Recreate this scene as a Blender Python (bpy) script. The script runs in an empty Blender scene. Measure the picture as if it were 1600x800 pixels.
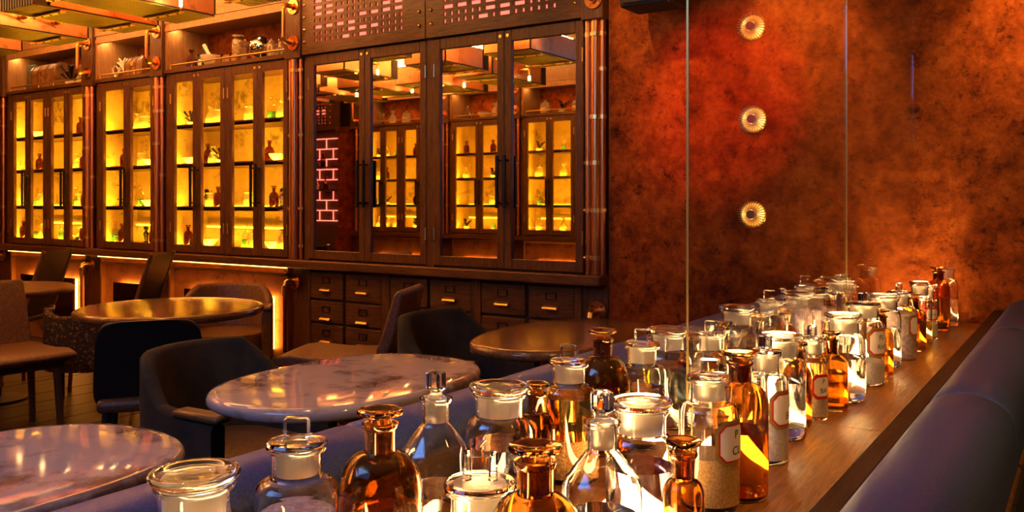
import bpy, bmesh, math, random
from math import sin, cos, pi, radians as R, atan2, hypot
from mathutils import Vector

# ------------------------------------------------------------------ camera, world, exposure
sc = bpy.context.scene
COL = sc.collection
CAM = Vector((0.0, 0.0, 1.3)); F = 1359.0; HZ = 315.0; TH = R(33.8); CT, ST = cos(TH), sin(TH)
WALL = 4.4                     # plane of the cabinet doors and of the copper wall
SHELF = 0.754                  # wooden display shelf between the benches
cam = bpy.data.cameras.new('camera'); cam.sensor_width = 36; cam.lens = 36 * F / 1600
cam.shift_y = (HZ - 400) / 1600; cam.clip_start = 0.02
co = bpy.data.objects.new('camera', cam); COL.objects.link(co)
co.location = CAM; co.rotation_euler = (pi / 2, 0, TH); sc.camera = co
sc.view_settings.view_transform = 'Standard'; sc.view_settings.look = 'None'
sc.view_settings.exposure = 0.0; sc.view_settings.gamma = 1; sc.view_settings.use_curve_mapping = False
w = bpy.data.worlds.new('world'); sc.world = w; w.use_nodes = True
w.node_tree.nodes['Background'].inputs[0].default_value = (0.9, 0.55, 0.3, 1)
w.node_tree.nodes['Background'].inputs[1].default_value = 0.01
cy = sc.cycles
cy.use_denoising = True; cy.max_bounces = 20; cy.transmission_bounces = 20; cy.transparent_max_bounces = 32
cy.glossy_bounces = 6; cy.diffuse_bounces = 4; cy.sample_clamp_indirect = 40.0; cy.blur_glossy = 0.3

def area_light(name, loc, target, size, power, color, size_y=None, spot=None):
    d = bpy.data.lights.new(name, 'SPOT' if spot else 'AREA')
    d.energy = power; d.color = color
    if spot: d.spot_size = R(spot); d.spot_blend = 0.9; d.shadow_soft_size = size
    else:
        d.size = size
        if size_y: d.shape = 'RECTANGLE'; d.size_y = size_y
    o = bpy.data.objects.new(name, d); COL.objects.link(o); o.location = loc
    o.rotation_euler = (Vector(target) - Vector(loc)).to_track_quat('-Z', 'Y').to_euler()
    return o
AMBER = (1.0, 0.50, 0.13); WARM = (1.0, 0.56, 0.18); RED = (1.0, 0.05, 0.01); BLUE = (0.25, 0.42, 1.0)
# ceiling spots (their housings are built with the ceiling) and a blue fill added behind the camera
area_light('spot_red', (-1.0, 2.2, 2.86), (-1.62, 4.4, 1.84), 0.03, 400, RED, spot=25)
area_light('spot_gold', (0.3, 3.5, 2.86), (-.18, 4.4, 2.12), 0.03, 210, AMBER, spot=32)
area_light('spot_end', (-2.2, 3.4, 2.86), (-2.1, 4.4, 2.12), 0.03, 45, AMBER, spot=60)
area_light('spot_copper', (-1.0, 2.6, 2.86), (-1.2, 4.4, 1.1), 0.05, 13, (1, .44, .08), spot=120)
area_light('spot_tables', (-2.0, 1.7, 2.86), (-2.0, 1.8, 0.7), 0.06, 45, (1, .58, .32), spot=70)
area_light('spot_tables_far', (-3.9, 2.4, 2.9), (-4.0, 2.8, 0.7), 0.06, 60, AMBER, spot=90)
area_light('added_blue_fill', (-1.7, -0.70, 2.35), (-.7, 2.0, 0.8), 2.0, 52, (.20, .38, 1.0), .9)  # added cool fill for blue highlights, set before a made-up window
area_light('added_shelf_spot', (.9, 1.5, 2.86), (-.6, 2.3, .8), .05, 115, (1, .50, .15), spot=62)  # added to brighten the bottle labels and shelf wood
area_light('added_shelf_spot_far', (.9, 3.0, 2.86), (-.6, 3.5, .8), .05, 38, (1, .52, .17), spot=55)  # second added spot, brightens the far end of the shelf

# ------------------------------------------------------------------ pixel helpers (real planes only)
def ray(u, v):
    a = (u - 800) / F; b = (HZ - v) / F
    return Vector((a * CT - ST, CT + a * ST, b))
def ux(u, Y=WALL):                       # world X where the column u meets the plane Y
    d = ray(u, HZ); return d.x / d.y * Y
def at(u, v, z):                         # point of the horizontal plane z seen at u, v
    d = ray(u, v); t = (z - CAM.z) / d.z; return CAM + d * t
def atd(u, d):                           # ground point at camera depth d
    r = ray(u, HZ); return Vector((r.x * d, r.y * d, 0))
def zy(u, v, Y=WALL):
    d = ray(u, v); return CAM.z + d.z * Y / d.y

# ------------------------------------------------------------------ materials
MATS = {}
def mat(name, color=(.5, .5, .5), rough=.5, metal=0.0, trans=0.0, ior=1.45, emit=None, es=0.0, spec=0.5, coat=0.0, sheen=0.0):
    m = bpy.data.materials.new(name); m.use_nodes = True
    p = m.node_tree.nodes['Principled BSDF']
    p.inputs['Base Color'].default_value = (*color, 1); p.inputs['Roughness'].default_value = rough
    p.inputs['Metallic'].default_value = metal; p.inputs['Transmission Weight'].default_value = trans
    p.inputs['IOR'].default_value = ior; p.inputs['Specular IOR Level'].default_value = spec
    p.inputs['Coat Weight'].default_value = coat; p.inputs['Coat Roughness'].default_value = 0.08
    p.inputs['Sheen Weight'].default_value = sheen
    if emit: p.inputs['Emission Color'].default_value = (*emit, 1); p.inputs['Emission Strength'].default_value = es
    MATS[name] = m; return m
def nodes(m):
    nt = m.node_tree
    def N(t, **k):
        n = nt.nodes.new(t)
        for a, b in k.items():
            if a in n.inputs: n.inputs[a].default_value = b
            else: setattr(n, a, b)
        return n
    return nt, N, nt.nodes['Principled BSDF'], nt.links.new
def ramp(N, stops):
    r = N('ShaderNodeValToRGB'); e = r.color_ramp.elements
    while len(e) > 1: e.remove(e[0])
    e[0].position, e[0].color = stops[0][0], (*stops[0][1], 1)
    for p, c in stops[1:]:
        x = e.new(p); x.color = (*c, 1)
    return r
def wood(name, dark, light, rough=.45, scale=(1, 1, 14), bump=.25, coat=0.0, base=6.0):
    m = mat(name, rough=rough, coat=coat); nt, N, p, L = nodes(m)
    tc = N('ShaderNodeTexCoord'); mp = N('ShaderNodeMapping'); mp.inputs['Scale'].default_value = scale
    L(tc.outputs['Object'], mp.inputs[0])
    n1 = N('ShaderNodeTexNoise', Scale=base, Detail=8.0, Roughness=.7, Distortion=1.4); L(mp.outputs[0], n1.inputs['Vector'])
    n2 = N('ShaderNodeTexNoise', Scale=base * 7, Detail=4.0); L(mp.outputs[0], n2.inputs['Vector'])
    mx = N('ShaderNodeMath', operation='MULTIPLY_ADD'); mx.inputs[1].default_value = .35
    L(n2.outputs['Fac'], mx.inputs[0]); L(n1.outputs['Fac'], mx.inputs[2])
    r = ramp(N, [(.5, dark), (.84, light)]); L(mx.outputs[0], r.inputs[0]); L(r.outputs[0], p.inputs['Base Color'])
    b = N('ShaderNodeBump', Strength=bump, Distance=.004); L(mx.outputs[0], b.inputs['Height']); L(b.outputs[0], p.inputs['Normal'])
    return m
def patina(name, c0, c1, c2, rough=.42, metal=.55, scale=3.2, bump=.35):
    m = mat(name, rough=rough, metal=metal); nt, N, p, L = nodes(m)
    tc = N('ShaderNodeTexCoord')
    n1 = N('ShaderNodeTexNoise', Scale=scale, Detail=14.0, Roughness=.78, Distortion=.15); L(tc.outputs['Object'], n1.inputs['Vector'])
    n2 = N('ShaderNodeTexNoise', Scale=scale * 1.7, Detail=14.0, Roughness=.8, Distortion=.2); L(tc.outputs['Object'], n2.inputs['Vector'])
    r1 = ramp(N, [(.36, c1), (.54, c0), (.73, c2)]); L(n1.outputs['Fac'], r1.inputs[0])
    r2 = ramp(N, [(.36, (0.03, .012, .008)), (.47, (1, 1, 1))]); L(n2.outputs['Fac'], r2.inputs[0])
    mx = N('ShaderNodeMix', data_type='RGBA', blend_type='MULTIPLY'); mx.inputs[0].default_value = .8
    L(r1.outputs[0], mx.inputs[6]); L(r2.outputs[0], mx.inputs[7]); L(mx.outputs[2], p.inputs['Base Color'])
    b = N('ShaderNodeBump', Strength=bump, Distance=.01); L(n2.outputs['Fac'], b.inputs['Height']); L(b.outputs[0], p.inputs['Normal'])
    rr = N('ShaderNodeMapRange'); rr.inputs['To Min'].default_value = rough - .1; rr.inputs['To Max'].default_value = rough + .2
    L(n2.outputs['Fac'], rr.inputs[0]); L(rr.outputs[0], p.inputs['Roughness'])
    return m
def noisy(name, a, b_, rough, scale, bump=0.0, lo=.4, hi=.65, detail=6.0, dist=.003, **k):
    m = mat(name, rough=rough, **k); nt, N, p, L = nodes(m)
    tc = N('ShaderNodeTexCoord'); n = N('ShaderNodeTexNoise', Scale=scale, Detail=detail, Roughness=.65); L(tc.outputs['Object'], n.inputs['Vector'])
    r = ramp(N, [(lo, a), (hi, b_)]); L(n.outputs['Fac'], r.inputs[0]); L(r.outputs[0], p.inputs['Base Color'])
    if bump:
        bb = N('ShaderNodeBump', Strength=bump, Distance=dist); L(n.outputs['Fac'], bb.inputs['Height']); L(bb.outputs[0], p.inputs['Normal'])
    return m
def pane_glass(name, tint, refl=1.0):
    m = bpy.data.materials.new(name); m.use_nodes = True; nt = m.node_tree; nt.nodes.clear()
    o = nt.nodes.new('ShaderNodeOutputMaterial'); mx = nt.nodes.new('ShaderNodeMixShader')
    t = nt.nodes.new('ShaderNodeBsdfTransparent'); g = nt.nodes.new('ShaderNodeBsdfGlossy'); lw = nt.nodes.new('ShaderNodeLayerWeight')
    pw = nt.nodes.new('ShaderNodeMath'); pw.operation = 'POWER'; pw.inputs[1].default_value = 5; fr = nt.nodes.new('ShaderNodeMath'); fr.operation = 'MULTIPLY_ADD'
    fr.inputs[1].default_value = .9; fr.inputs[2].default_value = .045
    nt.links.new(lw.outputs['Facing'], pw.inputs[0]); nt.links.new(pw.outputs[0], fr.inputs[0])
    t.inputs[0].default_value = (*tint, 1); g.inputs['Roughness'].default_value = .0; g.inputs[0].default_value = (refl, refl, refl, 1)
    nt.links.new(fr.outputs[0], mx.inputs[0]); nt.links.new(t.outputs[0], mx.inputs[1]); nt.links.new(g.outputs[0], mx.inputs[2]); nt.links.new(mx.outputs[0], o.inputs[0])
    MATS[name] = m; return m
def emitter(name, color, s): return mat(name, (0, 0, 0), emit=color, es=s)

wood('oak', (.026, .009, .002), (.165, .060, .013), rough=.42, scale=(14, 14, 1))
wood('oak_lip_shaded', (.02, .008, .003), (.09, .038, .013), rough=.5, scale=(16, 1, 16))  # lip sits in shade; that darkness is put into its wood colour
wood('oak_h', (.026, .009, .002), (.165, .060, .013), rough=.42, scale=(1, 14, 14))
wood('oak_pale', (.22, .10, .03), (.48, .25, .09), rough=.5, scale=(14, 14, 1))
wood('shelf_wood', (.20, .072, .013), (.56, .235, .05), rough=.3, scale=(16, 1, 16), bump=.35, base=5.0)
wood('floor_wood', (.009, .003, .001), (.034, .012, .004), rough=.4, scale=(14, 1, 14), bump=.3)
wood('table_wood', (.08, .035, .012), (.20, .09, .03), rough=.16, scale=(10, 1, 10), bump=.05, coat=.2)
patina('copper_wall', (.30, .064, .006), (.11, .017, .002), (.50, .15, .02), rough=.46, metal=.55, scale=8.0).node_tree.nodes['Principled BSDF'].inputs['Specular IOR Level'].default_value = .15
patina('copper_panel', (.48, .2, .06), (.3, .1, .03), (.6, .28, .1), rough=.4, metal=.6)
patina('copper_sheet', (.66, .32, .15), (.5, .22, .1), (.78, .42, .22), rough=.3, metal=.85, scale=2.0, bump=.05)
patina('parchment', (.62, .43, .16), (.5, .32, .1), (.72, .52, .22), rough=.6, metal=.0, scale=2.0, bump=.1)
mat('copper_pipe', (.62, .26, .09), .28, 1.0)
mat('brass', (.72, .46, .13), .28, 1.0)
mat('bronze_slat', (.34, .24, .06), .34, .9)
mat('dark_metal', (.03, .022, .018), .4, .8)
mat('black', (.012, .010, .009), .5)
mat('mirror', (.80, .72, .60), .015, 1.0)
mat('smoked_mirror', (.16, .11, .08), .06, 1.0)
mat('ceiling_paint', (.5, .30, .14), .6)
mat('wall_dark', (.08, .035, .015), .7)
m = noisy('marble', (.17, .10, .07), (.42, .33, .26), .06, 6.0, lo=.36, hi=.50, detail=12.0)
noisy('leather', (.034, .058, .15), (.07, .11, .26), .38, 220.0, bump=.35, dist=.0012)
noisy('bench_fabric', (.012, .006, .008), (.03, .016, .018), .9, 300.0, bump=.3)
noisy('green_velvet', (.009, .006, .0025), (.026, .017, .006), .85, 9.0, bump=.15)
noisy('brown_leather', (.09, .04, .014), (.17, .075, .026), .45, 60.0, bump=.2)
noisy('speckle', (.018, .009, .004), (.30, .15, .05), .9, 55.0, bump=.5, lo=.54, hi=.66)
noisy('chair_wood', (.10, .045, .015), (.20, .09, .03), .35, 8.0)
mat('dark_shell', (.010, .008, .006), .4)
mat('ivory', (.75, .66, .5), .4); mat('paper', (.82, .76, .64), .5); mat('label_red', (.55, .02, .015), .5); mat('label_gold', (.55, .36, .06), .35, .6)
mat('ink', (.015, .012, .01), .5); mat('slate', (.05, .07, .06), .4); mat('silver', (.75, .75, .75), .12, 1.0)
mat('steel', (.8, .72, .55), .25, 1.0); noisy('dried', (.2, .13, .05), (.6, .47, .25), .8, 60.0)
noisy('trunk_leather', (.14, .06, .02), (.34, .16, .05), .5, 14.0)
# glass and liquids
mat('clear_glass', (.985, .985, .97), 0.0, trans=1.0, ior=1.45)
mat('green_glass', (.93, .98, .93), 0.0, trans=1.0, ior=1.45)
mat('amber_glass', (.66, .37, .10), 0.02, trans=1.0, ior=1.45)
mat('frosted', (.80, .73, .62), 0.42, trans=.82, ior=1.4)
mat('amber_frost', (.30, .12, .02), 0.25, trans=.85, ior=1.4)
mat('water', (.97, .97, .95), 0, trans=1.0, ior=1.33); mat('yellow_liquid', (.98, .70, .16), 0, trans=1.0, ior=1.33)
mat('violet_liquid', (.72, .68, .86), 0, trans=1.0, ior=1.33); mat('blue_liquid', (.62, .82, .95), 0, trans=1.0, ior=1.33)
mat('amber_liquid', (.92, .70, .34), 0, trans=1.0, ior=1.33); mat('smoke_liquid', (.55, .58, .66), 0, trans=1.0, ior=1.33)
noisy('brown_sand', (.22, .10, .02), (.55, .30, .08), .8, 260.0, bump=.5); noisy('gold_sand', (.55, .32, .08), (.85, .58, .22), .8, 260.0, bump=.5)
noisy('pink_salt', (.6, .42, .42), (.92, .78, .76), .35, 90.0, bump=.9, dist=.01); noisy('white_salt', (.7, .62, .5), (.92, .86, .76), .6, 150.0, bump=.6)
pane_glass('pane', (.96, .95, .92)); pane_glass('screen_glass', (.95, .96, .95))
# small cabinet bottles: thin coloured glass
pane_glass('thin_clear', (.92, .90, .80)); pane_glass('thin_amber', (.42, .15, .02)); pane_glass('thin_green', (.25, .62, .22))
mat('glow_clear', (.95, .88, .62), .22, trans=.78, ior=1.2); mat('lit_green', (.12, .42, .12), .2, trans=.6, ior=1.33); mat('lit_amber', (.25, .08, .012), .2, trans=.6, ior=1.33); mat('lit_pale', (.9, .75, .35), .3, trans=.5, ior=1.33)
# emitters
emitter('led_yellow', (1.0, .56, .02), 9.0); emitter('led_side', (1.0, .50, .02), 110.0); emitter('led_orange', (1.0, .36, .05), 22.0); emitter('led_cove', (1.0, .56, .2), 60.0)
emitter('led_shelf', (1.0, .58, .22), 60.0); emitter('bulb_glow', (1.0, .58, .22), 220.0); emitter('sconce_glow', (1.0, .55, .12), 4.5)
emitter('pink_glow', (1.0, .13, .085), 2.6); emitter('neon', (1.0, .14, .10), 6.0); emitter('puck', (1.0, .56, .2), 110.0); emitter('blue_fill_glow', (.25, .4, 1.0), 1.2)

# ------------------------------------------------------------------ mesh builder
class MB:
    def __init__(s, T=None): s.v = []; s.f = []; s.T = T
    def pt(s, *p): s.v.append(Vector(p)); return len(s.v) - 1
    def quad(s, *pts):
        k = [s.pt(*p) for p in pts]; s.f.append(k); return s
    def box(s, x0, x1, y0, y1, z0, z1):
        n = len(s.v)
        for x in (x0, x1):
            for y in (y0, y1):
                for z in (z0, z1): s.pt(x, y, z)
        for q in ((0, 1, 3, 2), (4, 6, 7, 5), (0, 4, 5, 1), (2, 3, 7, 6), (0, 2, 6, 4), (1, 5, 7, 3)): s.f.append([n + i for i in q])
        return s
    def tube(s, path, r, n=10, cap=True, closed=False):
        path = [Vector(p) for p in path]; rings = []; up = None
        for i, p in enumerate(path):
            a = path[i - 1] if (i or closed) else p; b = path[(i + 1) % len(path)] if (i < len(path) - 1 or closed) else p
            t = (b - a).normalized()
            if up is None: up = Vector((0, 0, 1)) if abs(t.z) < .9 else Vector((1, 0, 0))
            x = t.cross(up).normalized(); y = x.cross(t).normalized(); up = y
            rr = r[i] if isinstance(r, (list, tuple)) else r
            rings.append([s.pt(*(p + x * rr * cos(2 * pi * k / n) + y * rr * sin(2 * pi * k / n))) for k in range(n)])
        m = len(rings)
        for i in range(m if closed else m - 1):
            A, B = rings[i], rings[(i + 1) % m]
            for k in range(n): s.f.append([A[k], A[(k + 1) % n], B[(k + 1) % n], B[k]])
        if cap and not closed: s.f.append(rings[0][::-1]); s.f.append(rings[-1])
        return s
    def cyl(s, p, q, r, n=14, r2=None): return s.tube([p, q], [r, r if r2 is None else r2], n)
    def lathe(s, prof, n=24, c=(0, 0, 0), ex=None, sx=1.0, sy=1.0):
        rings = []
        for r, z in prof:
            if r < 1e-6: rings.append([s.pt(c[0], c[1], c[2] + z)])
            else:
                ring = []
                for k in range(n):
                    a = 2 * pi * k / n; x, y = cos(a), sin(a)
                    if ex: x = math.copysign(abs(x) ** ex, x); y = math.copysign(abs(y) ** ex, y)
                    ring.append(s.pt(c[0] + r * x * sx, c[1] + r * y * sy, c[2] + z))
                rings.append(ring)
        for A, B in zip(rings, rings[1:]):
            for k in range(n):
                k2 = (k + 1) % n
                if len(A) == 1 and len(B) == 1: continue
                if len(A) == 1: s.f.append([A[0], B[k2], B[k]])
                elif len(B) == 1: s.f.append([A[k], A[k2], B[0]])
                else: s.f.append([A[k], A[k2], B[k2], B[k]])
        return s
    def slab(s, w, d, z0, z1, c=.003):
        rings = []
        for z, k in ((z0, 1), (z0 + c, 0), (z1 - c, 0), (z1, 1)):
            a, b = w - c * k, d - c * k
            rings.append([s.pt(x, y, z) for x, y in ((a, b - c), (a - c, b), (-a + c, b), (-a, b - c), (-a, -b + c), (-a + c, -b), (a - c, -b), (a, -b + c))])
        for A, B in zip(rings, rings[1:]):
            for k in range(8): s.f.append([A[k], A[(k + 1) % 8], B[(k + 1) % 8], B[k]])
        s.f.append(rings[0]); s.f.append(rings[-1]); return s
    def ball(s, c, r, n=12, sz=1.0):
        return s.lathe([(r * sin(pi * i / 8) if 0 < i < 8 else 0, -r * sz * cos(pi * i / 8)) for i in range(9)], n, c)
    def disc(s, c, axis, r, th, n=16):
        a = Vector(axis); return s.cyl(Vector(c), Vector(c) + a * th, r, n)
    def mesh(s, name, m, smooth=False, off=Vector((0, 0, 0))):
        me = bpy.data.meshes.new(name)
        vs = [Vector(s.T(v)) if s.T else v for v in s.v]
        me.from_pydata([tuple(v - off) for v in vs], [], s.f); me.materials.append(MATS[m])
        bm = bmesh.new(); bm.from_mesh(me); bmesh.ops.recalc_face_normals(bm, faces=bm.faces)
        bm.to_mesh(me); bm.free()
        if smooth:
            for p in me.polygons: p.use_smooth = True
            try: me.set_sharp_from_angle(angle=R(smooth if smooth > 1 else 40))
            except Exception: pass
        me.update(); return me
    def build(s, name, m, parent=None, smooth=False, bevel=0, seg=2, loc=None):
        off = parent_world(parent) if parent is not None and s.T != LOCAL else Vector((0, 0, 0))
        if s.T == LOCAL: s.T = None
        o = link(name, s.mesh(name, m, smooth, off), parent, loc)
        if bevel:
            b = o.modifiers.new('bevel', 'BEVEL'); b.width = bevel; b.segments = seg; b.limit_method = 'ANGLE'
            if seg > 1:
                for p in o.data.polygons: p.use_smooth = True
                try: o.data.set_sharp_from_angle(angle=R(60))
                except Exception: pass
        return o
LOCAL = 'local'
def parent_world(o):
    v = Vector((0, 0, 0))
    while o is not None: v += Vector(o.location); o = o.parent
    return v
def link(name, data, parent=None, loc=None):
    o = bpy.data.objects.new(name, data); COL.objects.link(o)
    if parent is not None: o.parent = parent
    if loc is not None: o.location = loc
    return o
def tag(o, label=None, cat=None, group=None, kind=None):
    for k, v in (('label', label), ('category', cat), ('group', group), ('kind', kind)):
        if v: o[k] = v
    return o
def thing(name, label, cat, loc=(0, 0, 0), rz=0, group=None, kind=None):
    o = link(name, None, None, loc); o.rotation_euler = (0, 0, rz); o.empty_display_size = .1
    return tag(o, label, cat, group, kind)
def struct(mb, name, m, **k): return tag(mb.build(name, m, **k), kind='structure')
def copy_tree(o, parent=None):
    c = o.copy(); COL.objects.link(c); c.parent = parent
    for ch in list(o.children): copy_tree(ch, c)
    return c

# ------------------------------------------------------------------ the room
XL, XR, YF, YB = -10.6, 2.1, -0.78, 4.86
CEIL = 2.95
fl = struct(MB().box(XL, XR, YF, YB, -.1, -.012), 'floor', 'floor_wood')
pm = None
x = XL
while x < -1.0:
    if pm is None:
        pm = MB().box(0, .128, YF + .02, YB - .02, -.012, 0).mesh('plank', 'floor_wood')
    o = link('plank', pm, fl); o.location = (x, 0, random.Random(int(x * 100)).uniform(-.001, .001)); x += .133
struct(MB().box(XL, XR, YF, YB, CEIL, CEIL + .1), 'ceiling', 'ceiling_paint')
struct(MB().box(XL, -2.25, YB - .02, YB + .1, 0, CEIL), 'wall_back', 'wall_dark')
struct(MB().box(-2.285, XR, WALL, YB + .1, 0, CEIL), 'wall_copper', 'copper_wall')
struct(MB().box(XL - .1, XL, YF, YB, 0, CEIL), 'wall_left', 'wall_dark')
struct(MB().box(XR, XR + .1, YF, YB, 0, CEIL), 'wall_right', 'copper_wall')
struct(MB().box(XL, XR, YF - .1, YF, 0, CEIL), 'wall_front', 'wall_dark')
wn = tag(MB().box(-2.7, -.7, YF, YF + .01, 1.9, 2.8).build('added_window_1', 'blue_fill_glow'), kind='structure')  # unseen window, added as the source of the blue fill
for a, b, c, d in ((-2.76, -2.7, 1.84, 2.86), (-.7, -.64, 1.84, 2.86), (-1.73, -1.67, 1.9, 2.8), (-2.7, -.7, 1.84, 1.9), (-2.7, -.7, 2.8, 2.86)):
    MB().box(a, b, YF, YF + .05, c, d).build('added_window_frame', 'oak', wn)
# spot lamp housings on the ceiling, including the two added shelf spots
for i, (x, y, n) in enumerate(((-1.0, 2.2, 'over the shelf middle'), (.9, 1.5, 'added high right to brighten the nearer bottles'), (.9, 3.0, 'added high right to brighten the farther bottles'), (.3, 3.5, 'over the right bench end'), (-2.2, 3.4, 'beside the cabinet end'), (-1.0, 2.6, 'over the far half of the bottles'), (-2.0, 1.7, 'over the marble tables'), (-3.9, 2.4, 'over the round wooden table'))):
    t = thing('ceiling_spot', 'small black ceiling spot lamp ' + n, 'spot lamp', (x, y, CEIL))
    MB().lathe([(.0, 0), (.05, 0), (.05, -.05), (.045, -.06), (.04, -.02), (0, -.02)], 16, (x, y, CEIL)).build('housing', 'black', t)

# ------------------------------------------------------------------ cabinet wall
def wallT(Y0, sgn):                       # (s along the wall, n out into the room, z)
    return lambda p: (p[0], Y0 - sgn * p[1], p[2])
ORD = ['first', 'second', 'third', 'fourth']
SHZ = [.935, 1.25, 1.60, 1.92]
def door(T, cabn, s0, s1, z0, z1, mid, mirror=False, hside=1, hmat='dark_metal', st=.045):
    d = MB(T); y0, y1 = .005, .035
    for b in ((s0, s0 + st, z0, z1), (s1 - st, s1, z0, z1), (s0 + st, s1 - st, z0, z0 + .06), (s0 + st, s1 - st, z1 - .07, z1)):
        d.box(b[0], b[1], y0, y1, b[2], b[3])
    do = d.build('door', 'oak', cabn, bevel=.003, seg=1)
    MB(T).box(s0 + st - .004, s1 - st + .004, .014, .020, z0 + .056, z1 - .066).build('glass_pane' if not mirror else 'mirror_pane', 'mirror' if mirror else 'pane', do)
    hx = s1 - st * .5 if hside > 0 else s0 + st * .5
    h = MB(T); h.cyl((hx, .075, mid - .16), (hx, .075, mid + .16), .011, 8)
    for dz in (-.13, .13): h.cyl((hx, .03, mid + dz), (hx, .075, mid + dz), .007, 6)
    h.build('handle', 'dark_metal', do)
    MB(T).cyl((hx, .034, z1 - .035), (hx, .041, z1 - .035), .010, 10).build('catch_stud', 'brass', do)
    kx = s0 + .004 if hside > 0 else s1 - .004
    for zz in (z0 + .2, z1 - .2): MB(T).cyl((kx, .037, zz - .04), (kx, .037, zz + .04), .005, 6).build('hinge', 'brass', do)
def display_cabinet(name, label, Y0, sgn, s0, s1, doors, niche=True, mirror=False, simple=False, group=None):
    T = wallT(Y0, sgn); c = thing(name, label, 'cabinet', (.5 * (s0 + s1), Y0, 0), 0, group)
    Z0, Z1 = .88, 2.35; dp = -.36
    b = MB(T)
    b.box(s0, s0 + .03, dp, 0, Z0, Z1); b.box(s1 - .03, s1, dp, 0, Z0, Z1)
    b.box(s0, s1, dp, 0, Z0, Z0 + .045); b.box(s0, s1, dp, 0, Z1 - .04, Z1 + (.03 if niche else -.002))
    b.build('carcass', 'oak', c)
    if not mirror:
        MB(T).box(s0 + .03, s1 - .03, dp, dp + .015, Z0 + .045, Z1 - .04).build('back_panel', 'parchment', c)
        for i, z in enumerate(SHZ):
            if i: MB(T).box(s0 + .03, s1 - .03, dp + .015, -.03, z - .022, z).build('shelf', 'oak', c)
            MB(T).box(s0 + .04, s1 - .04, dp + .016, dp + .03, z + (.002 if i else .144), z + (.016 if i else .158)).build('light_strip', 'led_yellow', c)
            MB(T).box(s0 + .035, s1 - .035, -.075, -.042, z + .001, z + .004).build('light_strip', 'led_side', c)
            MB(T).box(s0 + .03, s1 - .03, -.042, -.03, z - .022, z + .012).build('shelf_nosing', 'oak_h', c)
        for a, e in ((s0 + .03, s0 + .034), (s1 - .034, s1 - .03)): MB(T).box(a, e, dp + .015, -.005, Z0 + .045, Z1 - .04).build('side_lining', 'parchment', c)
        MB(T).box(s0 + .04, s1 - .04, dp + .03, dp + .13, SHZ[0], SHZ[0] + .14).build('riser', 'parchment', c)
    else:
        MB(T).box(s0 + .03, s1 - .03, dp, dp + .015, Z0 + .045, Z1 - .04).build('back_panel', 'oak', c)
    for i, (a, e) in enumerate(doors):
        hs = 1 if i % 2 == 0 else -1
        door(T, c, a, e, Z0 + .012, Z1 - .008, 1.42, mirror, hs, st=.05 if not mirror else .052)
    # uprights that fill between and beside the doors
    edges = [s0] + [q for p in doors for q in p] + [s1]
    for a, e in zip(edges[::2], edges[1::2]):
        if e - a > .012: MB(T).box(a, e, 0, .03, Z0, Z1).build('upright', 'oak', c)
    if niche:
        nz0, nz1 = 2.38, 2.73
        n = MB(T)
        n.box(s0, s0 + .025, -.36, .04, nz0, nz1); n.box(s1 - .025, s1, -.36, .04, nz0, nz1); n.box(s0, s1, -.36, .04, nz1, nz1 + .03)
        n.build('niche_lining', 'oak_pale', c)
        MB(T).box(s0, s1, .02, .045, nz1 - .034, nz1).build('valance', 'oak_pale', c)
        MB(T).box(s0, s1, -.37, -.355, nz0, nz1).build('niche_back', 'copper_wall', c)
        MB(T).box(s0, s1, -.0, .05, Z1 - .0, nz0).build('niche_board', 'oak_h', c)
        r = MB(T); r.cyl((s0 + .06, .03, nz0 + .035), (s1 - .03, .03, nz0 + .035), .007, 8)
        k = max(2, int((s1 - s0) / .25))
        for i in range(k + 1):
            xx = s0 + .06 + (s1 - s0 - .09) * i / k; r.cyl((xx, .03, nz0), (xx, .03, nz0 + .035), .004, 6)
        r.build('gallery_rail', 'brass', c)
        MB(T).box(s0, s1, -.37, .05, nz1 + .03, CEIL - .002).build('fascia', 'oak_pale', c)
        for q in (s0 + .07, s0 + .36 * (s1 - s0), s0 + .7 * (s1 - s0)):
            MB(T).cyl((q, -.04, nz1 - .004), (q, -.04, nz1 + .01), .022, 14).build('downlight', 'puck', c)
    return c
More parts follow.
